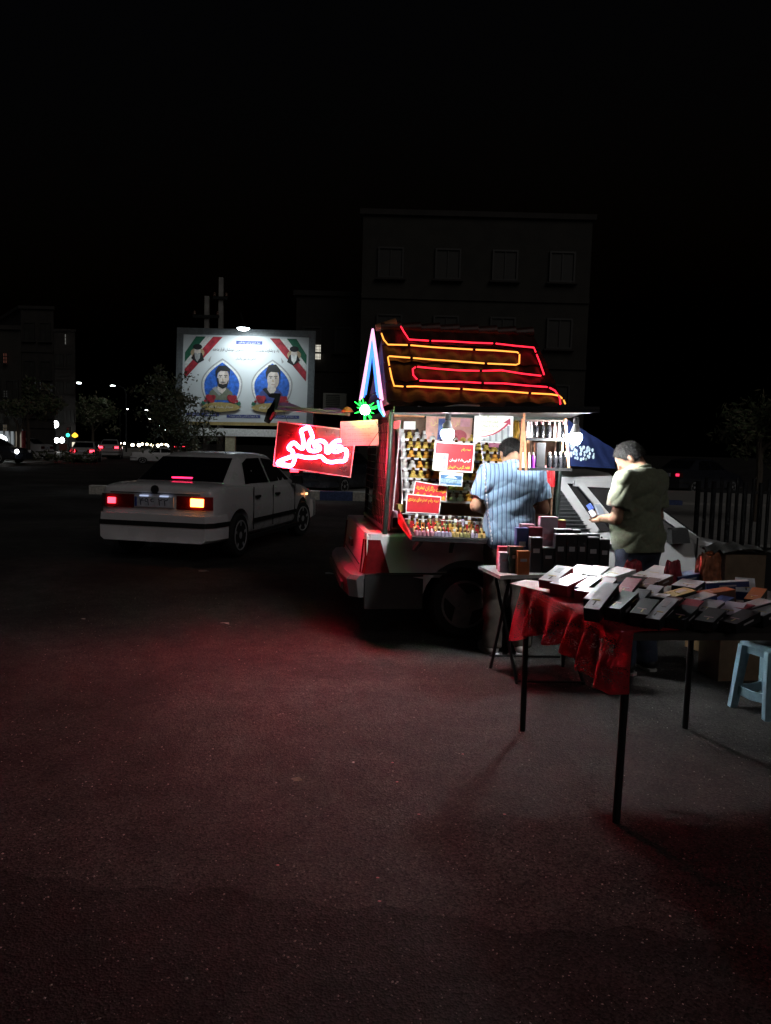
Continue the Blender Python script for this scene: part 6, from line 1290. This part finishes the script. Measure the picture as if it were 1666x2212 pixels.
FB = [  # x, y, h, L, W, T, deg, tilt, top, side, band, label
 (360, 160, .09, .17, .075, .04, 40, -8, 'white', 'red', 'grey', 'white lidded box with red sides at the lace end of the table'),
 (500, 138, .09, .13, .07, .04, 40, -4, 'grey', 'black', None, 'grey box behind the white lidded red box'),
 (605, 145, .10, .13, .07, .04, 38, -5, 'white', 'black', 'grey', 'white box with a small printed mark beside the grey box'),
 (722, 152, .10, .14, .10, .03, 30, -3, 'white', 'white', None, 'glossy white box next to the first red bag'),
 (440, 200, .075, .16, .085, .05, 40, -6, 'lilac', 'red', 'grey', 'lilac box with red sides and dark lettering'),
 (555, 215, .075, .15, .05, .045, 40, -6, 'lilac', 'black', None, 'narrow lilac box beside the lettered lilac box'),
 (655, 192, .085, .08, .07, .07, 35, 0, 'maroon', 'maroon', None, 'squat dark red cube box with pale edge'),
 (545, 262, .06, .07, .07, .045, 38, 0, 'red', 'red', None, 'small red box in front of the narrow lilac box'),
 (632, 252, .085, .22, .045, .045, 40, -10, 'rose', 'black', None, 'long rose topped box slanting beside the dark cube'),
 (640, 292, .07, .22, .055, .055, 40, -10, 'lilac', 'black', None, 'long lilac topped black box at the table front'),
 (800, 232, .08, .16, .06, .05, 40, -8, 'red', 'black', None, 'red brown topped box below the first red bag'),
 (900, 170, .10, .10, .08, .04, 35, 0, 'white', 'white', None, 'bright white box between the two red bags'),
 (968, 147, .11, .15, .08, .04, 30, -4, 'white', 'grey', None, 'large white box behind the bright white box'),
 (985, 188, .10, .12, .06, .035, 35, -3, 'white', 'brown', None, 'white box stacked before the large white box'),
 (925, 218, .085, .13, .05, .04, 40, -5, 'brown', 'black', None, 'brown box with grey lettering under the bright white box'),
 (945, 265, .075, .11, .05, .045, 40, -6, 'silver', 'black', None, 'silver topped box in the middle of the table'),
 (1000, 298, .065, .06, .045, .04, 40, 0, 'white', 'black', None, 'small white topped black box'),
 (1095, 282, .07, .13, .07, .05, 20, -6, 'gold', 'black', 'white', 'gold printed box in the middle of the table'),
 (1165, 222, .095, .11, .09, .04, 35, -4, 'silver', 'black', 'grey', 'silver box with a framed pattern beside the second red bag'),
 (1150, 165, .105, .13, .07, .035, 20, -3, 'blue', 'navy', None, 'pale blue box behind the patterned silver box'),
 (1010, 372, .05, .20, .045, .045, 42, -9, 'silver', 'black', 'white', 'long shiny silver topped black box at the table front'),
 (1245, 302, .07, .10, .06, .05, 20, -5, 'white', 'navy', None, 'white topped navy box past the gold printed box'),
 (1178, 350, .05, .11, .06, .05, 38, -6, 'red', 'black', None, 'dull red topped box along the table front'),
 (1292, 356, .05, .12, .065, .05, 38, -6, 'grey', 'black', None, 'grey topped black box along the table front'),
 (1432, 372, .045, .12, .065, .05, 38, -6, 'lilac', 'black', None, 'pale lilac topped black box near the stool side'),
 (1400, 212, .11, .16, .04, .035, -12, 0, 'white', 'navy', None, 'long white strip box behind the brown bag'),
 (1508, 228, .10, .12, .07, .04, 62, -14, 'silver', 'navy', None, 'tilted ice blue box standing out at the table back'),
 (1335, 268, .075, .13, .06, .05, 10, -4, 'orange', 'brown', None, 'orange brown box below the brown bag'),
 (1575, 285, .075, .14, .05, .05, 45, -6, 'orange', 'black', None, 'orange brown box by the table end'),
 (1495, 362, .05, .08, .05, .05, 30, 0, 'red', 'black', None, 'bright red topped box near the stool side'),
 (1575, 345, .055, .12, .06, .05, 25, -4, 'grey', 'black', None, 'grey topped box beside the bright red topped box'),
 (1630, 385, .04, .12, .06, .045, 30, -4, 'grey', 'black', None, 'dark grey box at the table end near the stool'),
 (1370, 322, .055, .10, .05, .05, 35, -4, 'navy', 'black', None, 'navy box between two grey topped boxes'),
 (1060, 330, .055, .10, .05, .05, 40, -6, 'brown', 'black', None, 'dark brown box behind the shiny silver one'),
 (860, 300, .065, .16, .05, .06, 40, -8, 'black', 'black', None, 'plain long black box in the table middle'),
 (760, 320, .06, .17, .06, .06, 40, -8, 'black', 'black', None, 'plain black box beside the long lilac topped box'),
 (900, 360, .05, .15, .06, .05, 40, -8, 'black', 'black', None, 'plain black box beside the long silver topped box'),
 (1130, 400, .035, .16, .06, .035, 38, -3, 'black', 'black', None, 'plain low black box along the very front of the table'),
 (1300, 415, .035, .16, .06, .035, 35, -3, 'black', 'black', None, 'low black box at the front below the grey topped one'),
 (1480, 425, .035, .16, .06, .035, 32, -3, 'black', 'black', None, 'low black box at the front below the red topped one')]
for r_ in FB: flat_box(*r_[:10], r_[11], r_[10])
def bag_at(x, y, h, w_, hh, label, mat, seed, rz=.4):
    c = gnd(*Z6(x, y), TZ + h); return bag('gift_bag', label, c, (w_, w_ * .6, hh), mat, seed, rz, False)
BAGR = M('crimson_gift_bag', (.30, .03, .045), .45, var=.5, scale=25); BAGB = M('copper_gift_bag', (.34, .12, .06), .4, .2, var=.6, scale=30)
bag_at(820, 200, .06, .10, .10, 'crumpled crimson gift bag standing between white boxes', BAGR, 5)
bag_at(1065, 235, .06, .085, .125, 'narrow crimson gift bag beside the patterned silver box', BAGR, 6, .2)
bag_at(1280, 235, .06, .13, .165, 'tall crumpled copper gift bag at the back of the table', BAGB, 7, .3)

# second table: folding trestle carrying upright boxes
T2Z = .735; c0, c1 = gnd(1033, 1222, T2Z), gnd(1080, 1244, T2Z); rdir = (V((c1.y - c0.y, -(c1.x - c0.x), 0))).normalized(); rdir = rdir if rdir.x > 0 else -rdir
rdir = (rdir + V((.0, .12, 0))).normalized(); Wt = .86
tb2 = thing('trestle_table', 'grey folding trestle table carrying upright perfume boxes', 'table', ((c0 + c1) / 2).xy.to_3d())
q4 = [c1, c1 + rdir * Wt, c0 + rdir * Wt, c0]; MB().hexa([p + V((0, 0, -.022)) for p in q4], q4).build('table_top', M('grey_laminate', (.22, .22, .22), .5), tb2, world=True)
MB().beam(c1 + V((0, 0, -.011)) - (c0 - c1).normalized() * .003, c1 + rdir * Wt + V((0, 0, -.011)) - (c0 - c1).normalized() * .003, .004, .024).build('edge_band', M('edge_pale', (.5, .5, .48), .5), tb2, world=True)
g1, g2, g3, g4 = gnd(1117, 1478), gnd(1262, 1480), gnd(1060, 1443), gnd(1216, 1440); zt2 = V((0, 0, T2Z - .022))
for f, u, v in ((g1, .12, .85), (g2, .62, .85), (g3, .12, .15), (g4, .62, .15)):
    tp3 = c1.lerp(c0, v) + rdir * (Wt * u); MB().tube([f, V((tp3.x, tp3.y, T2Z - .022))], .0125, 8).build('leg', BLACKM, tb2, 40, world=True)
MB().tube([g3.lerp(V((c0.x, c0.y, .7)), .13), g4.lerp(V((c0.x, c0.y, .7)) + rdir * .45, .10)], .008, 6).build('stretcher', BLACKM, tb2, world=True); MB().tube([g1 + V((0, 0, .02)), g2 + V((0, 0, .02))], .008, 6).build('stretcher', BLACKM, tb2, world=True)
ZB = lambda x, y: ((1240 + x / 5.553) / 1.1525, (1240 + y / 5.553) / 1.1525)
def up_box(x0, x1, y0, y1, Y, col, topc, label, dep=.06, base=None):
    a, b = at(*ZB(x0, y1), Y), at(*ZB(x1, y1), Y); tp4 = at(*ZB((x0 + x1) / 2, y0), Y); zb = T2Z if base is None else base
    o = thing('perfume_box', label, 'box', ((a.x + b.x) / 2, Y + dep / 2, zb), R(6), 'upright perfume boxes on the trestle table'); hh = tp4.z - zb; wd = b.x - a.x
    MB().box((0, 0, hh / 2 - .002), (wd, dep, hh - .004)).build('carton', BX[col], o); MB().box((0, 0, hh - .002), (wd + .001, dep + .001, .0045)).build('lid', BX[topc], o)
    MB().box((0, -dep / 2 - .0008, hh * .62), (wd * .55, .001, hh * .12)).build('printed_label', BX['grey' if col != 'lilac' else 'rose'], o)
# front pieces
up_box(15, 150, 755, 985, 5.10, 'lilac', 'white', 'pale lilac box with white top at the trestle corner'); up_box(5, 148, 672, 760, 5.20, 'red', 'red', 'bright red box behind the pale lilac box')
up_box(142, 335, 672, 1020, 5.07, 'green', 'brown', 'tall blackish green box beside the orange box'); up_box(256, 425, 735, 1060, 5.02, 'orange', 'orange', 'tall orange box at the front of the trestle table')
# dark stack in two courses
dark = [('black', 'grey'), ('maroon', 'grey'), ('black', 'lilac'), ('black', 'grey')]
k_ = 0; nm = ['beside the orange box', 'second along the front course', 'third along the front course', 'fourth along the front course', 'fifth along the front course', 'sixth along the front course', 'at the far end of the front course']
xs_ = [430, 600, 770, 930, 1080, 1215, 1385, 1530]
for i in range(7): up_box(xs_[i], xs_[i + 1] - 8, 545 + (i > 4) * 0 - (i in (2, 3, 4)) * 45 + (i == 6) * 25 + (i == 1) * 140, 1080, 5.14, 'black', 'grey' if i != 1 else 'silver', 'tall dark box %s' % nm[i], .055)
for i, (x0, x1, y0, col, tc2, lb) in enumerate(((235, 405, 415, 'navy', 'navy', 'navy blue box at the back end of the trestle stack'), (295, 480, 362, 'rose', 'rose', 'dusky rose box peeping over the navy box'), (320, 545, 482, 'maroon', 'grey', 'maroon box with grey top before the navy box'), (405, 595, 405, 'maroon', 'maroon', 'deep maroon box beside the navy box'), (555, 800, 262, 'lilac', 'rose', 'tall lilac box rising highest from the trestle stack'), (790, 910, 305, 'maroon', 'gold', 'dark maroon box with gilded top beside the tallest lilac box'), (780, 900, 430, 'black', 'white', 'black box with white top under the gilded maroon box'), (905, 1010, 430, 'black', 'lilac', 'black box with lilac top in the back course'), (1010, 1120, 440, 'black', 'white', 'black box with white top at the end of the back course'), (1205, 1390, 495, 'black', 'grey', 'low black box behind the far end of the front course'))):
    up_box(x0, x1, y0, 900, 5.22 + .062 * (i % 3), col, tc2, lb, .055)

# blue plastic stool with a black cushion
f1, f2 = gnd(1582, 1526), gnd(1657, 1556); sd = (f2 - f1); back = V((-sd.y, sd.x, 0)); back = back if back.x > 0 else -back; back = back.normalized() * sd.length * 1.0
sc_ = f1 + sd / 2 + back / 2; sto = thing('plastic_stool', 'pale blue plastic stool with a black cushion beside the near table', 'stool', sc_); BLUP = M('pale_blue_plastic', (.20, .32, .38), .4)
ft = [f1, f2, f2 + back, f1 + back]; SZ = .40; tps = [sc_ + (p - sc_) * .74 + V((0, 0, SZ)) for p in ft]
for p, q in zip(ft, tps): MB().hexa([p + V(v) for v in ((-.022, -.022, 0), (.022, -.022, 0), (.022, .022, 0), (-.022, .022, 0))], [q + V(v) for v in ((-.028, -.028, 0), (.028, -.028, 0), (.028, .028, 0), (-.028, .028, 0))]).build('leg', BLUP, sto, world=True)
for i in range(4):
    a, b = ft[i].lerp(tps[i], .30), ft[(i + 1) % 4].lerp(tps[(i + 1) % 4], .30); m_ = (a + b) / 2 + V((0, 0, -.012)); MB().beam(a, m_, .012, .055).build('stretcher', BLUP, sto, world=True); MB().beam(m_, b, .012, .055).build('stretcher', BLUP, sto, world=True)
    a, b = ft[i].lerp(tps[i], .95), ft[(i + 1) % 4].lerp(tps[(i + 1) % 4], .95); MB().beam(a, b, .014, .05).build('apron', BLUP, sto, world=True)
MB().hexa([q + (q - sc_).xy.to_3d() * .22 for q in tps], [q + (q - sc_).xy.to_3d() * .18 + V((0, 0, .03)) for q in tps]).build('seat', BLUP, sto, world=True)
def cush(u, v):
    a = 2 * PI * u; k = min(1.0, 1 / max(abs(math.cos(a)), abs(math.sin(a))) ** .8); rr = [0, .6, .95, 1.06, 1.0, .8, 0][int(round(v * 6))]; zz = [.0, 0, .004, .03, .055, .064, .068][int(round(v * 6))]
    ux, uy = sd.normalized(), back.normalized(); h_ = sd.length * .47
    return sc_ + ux * (h_ * rr * k * math.cos(a) * 1.15) + uy * (h_ * rr * k * math.sin(a) * 1.15) + V((0, 0, SZ + .031 + zz))
MB().grid(cush, 36, 6).build('cushion', M('black_cushion', (.08, .083, .09), .8, bump=.8, scale=90), sto, 50, world=True)

# things on the ground and behind the near table
q = gnd(1550, 1412); cb = thing('cardboard_box', 'orange brown cardboard box on the ground behind the near table', 'box', (q.x, q.y + .15, 0), .3); CARD = M('cardboard', (.34, .20, .10), .8)
MB().box((0, 0, .09), (.30, .22, .18)).build('carton', CARD, cb)
for s_ in (-1, 1): MB().box((0, s_ * .165, .172), (.30, .11, .006), Matrix.Rotation(R(s_ * -18), 3, 'X')).build('flap', CARD, cb)
q = at(1592, 1240, 5.3); cr = thing('crate_stack', 'brown carton topped with a dusty plastic sheet behind the copper bag', 'crate', (q.x, 5.35, 0), .15)
MB().box((0, 0, .44), (.30, .26, .88)).build('carton', M('brown_carton', (.16, .11, .07), .8), cr)
MB().grid(lambda u, v: V((-.19 + .38 * u, -.16 + .30 * v, .895 + .025 * math.sin(u * 19 + v * 7) * math.sin(v * 13) + .03 * math.sin(u * PI))), 26, 18).build('plastic_sheet', M('dusty_plastic', (.25, .26, .25), .5), cr, 50)
q = at(1640, 1225, 5.6); bk2 = thing('black_bundle', 'dark covered bundle at the end of the tables', 'bundle', (q.x + .12, 5.6, 0))
MB().grid(lambda u, v: V((.34 * math.cos(2 * PI * u) * (1 - .4 * v ** 3) * (1 + .06 * math.sin(10 * PI * u + 5 * v)), .26 * math.sin(2 * PI * u) * (1 - .4 * v ** 3), .86 * v + .03 * math.sin(6 * PI * u) * v)), 40, 14).add([], []).poly([V((.2 * math.cos(2 * PI * i / 20), .15 * math.sin(2 * PI * i / 20), .85)) for i in range(20)]).build('cover', M('black_cover', (.02, .02, .022), .8), bk2, 60)
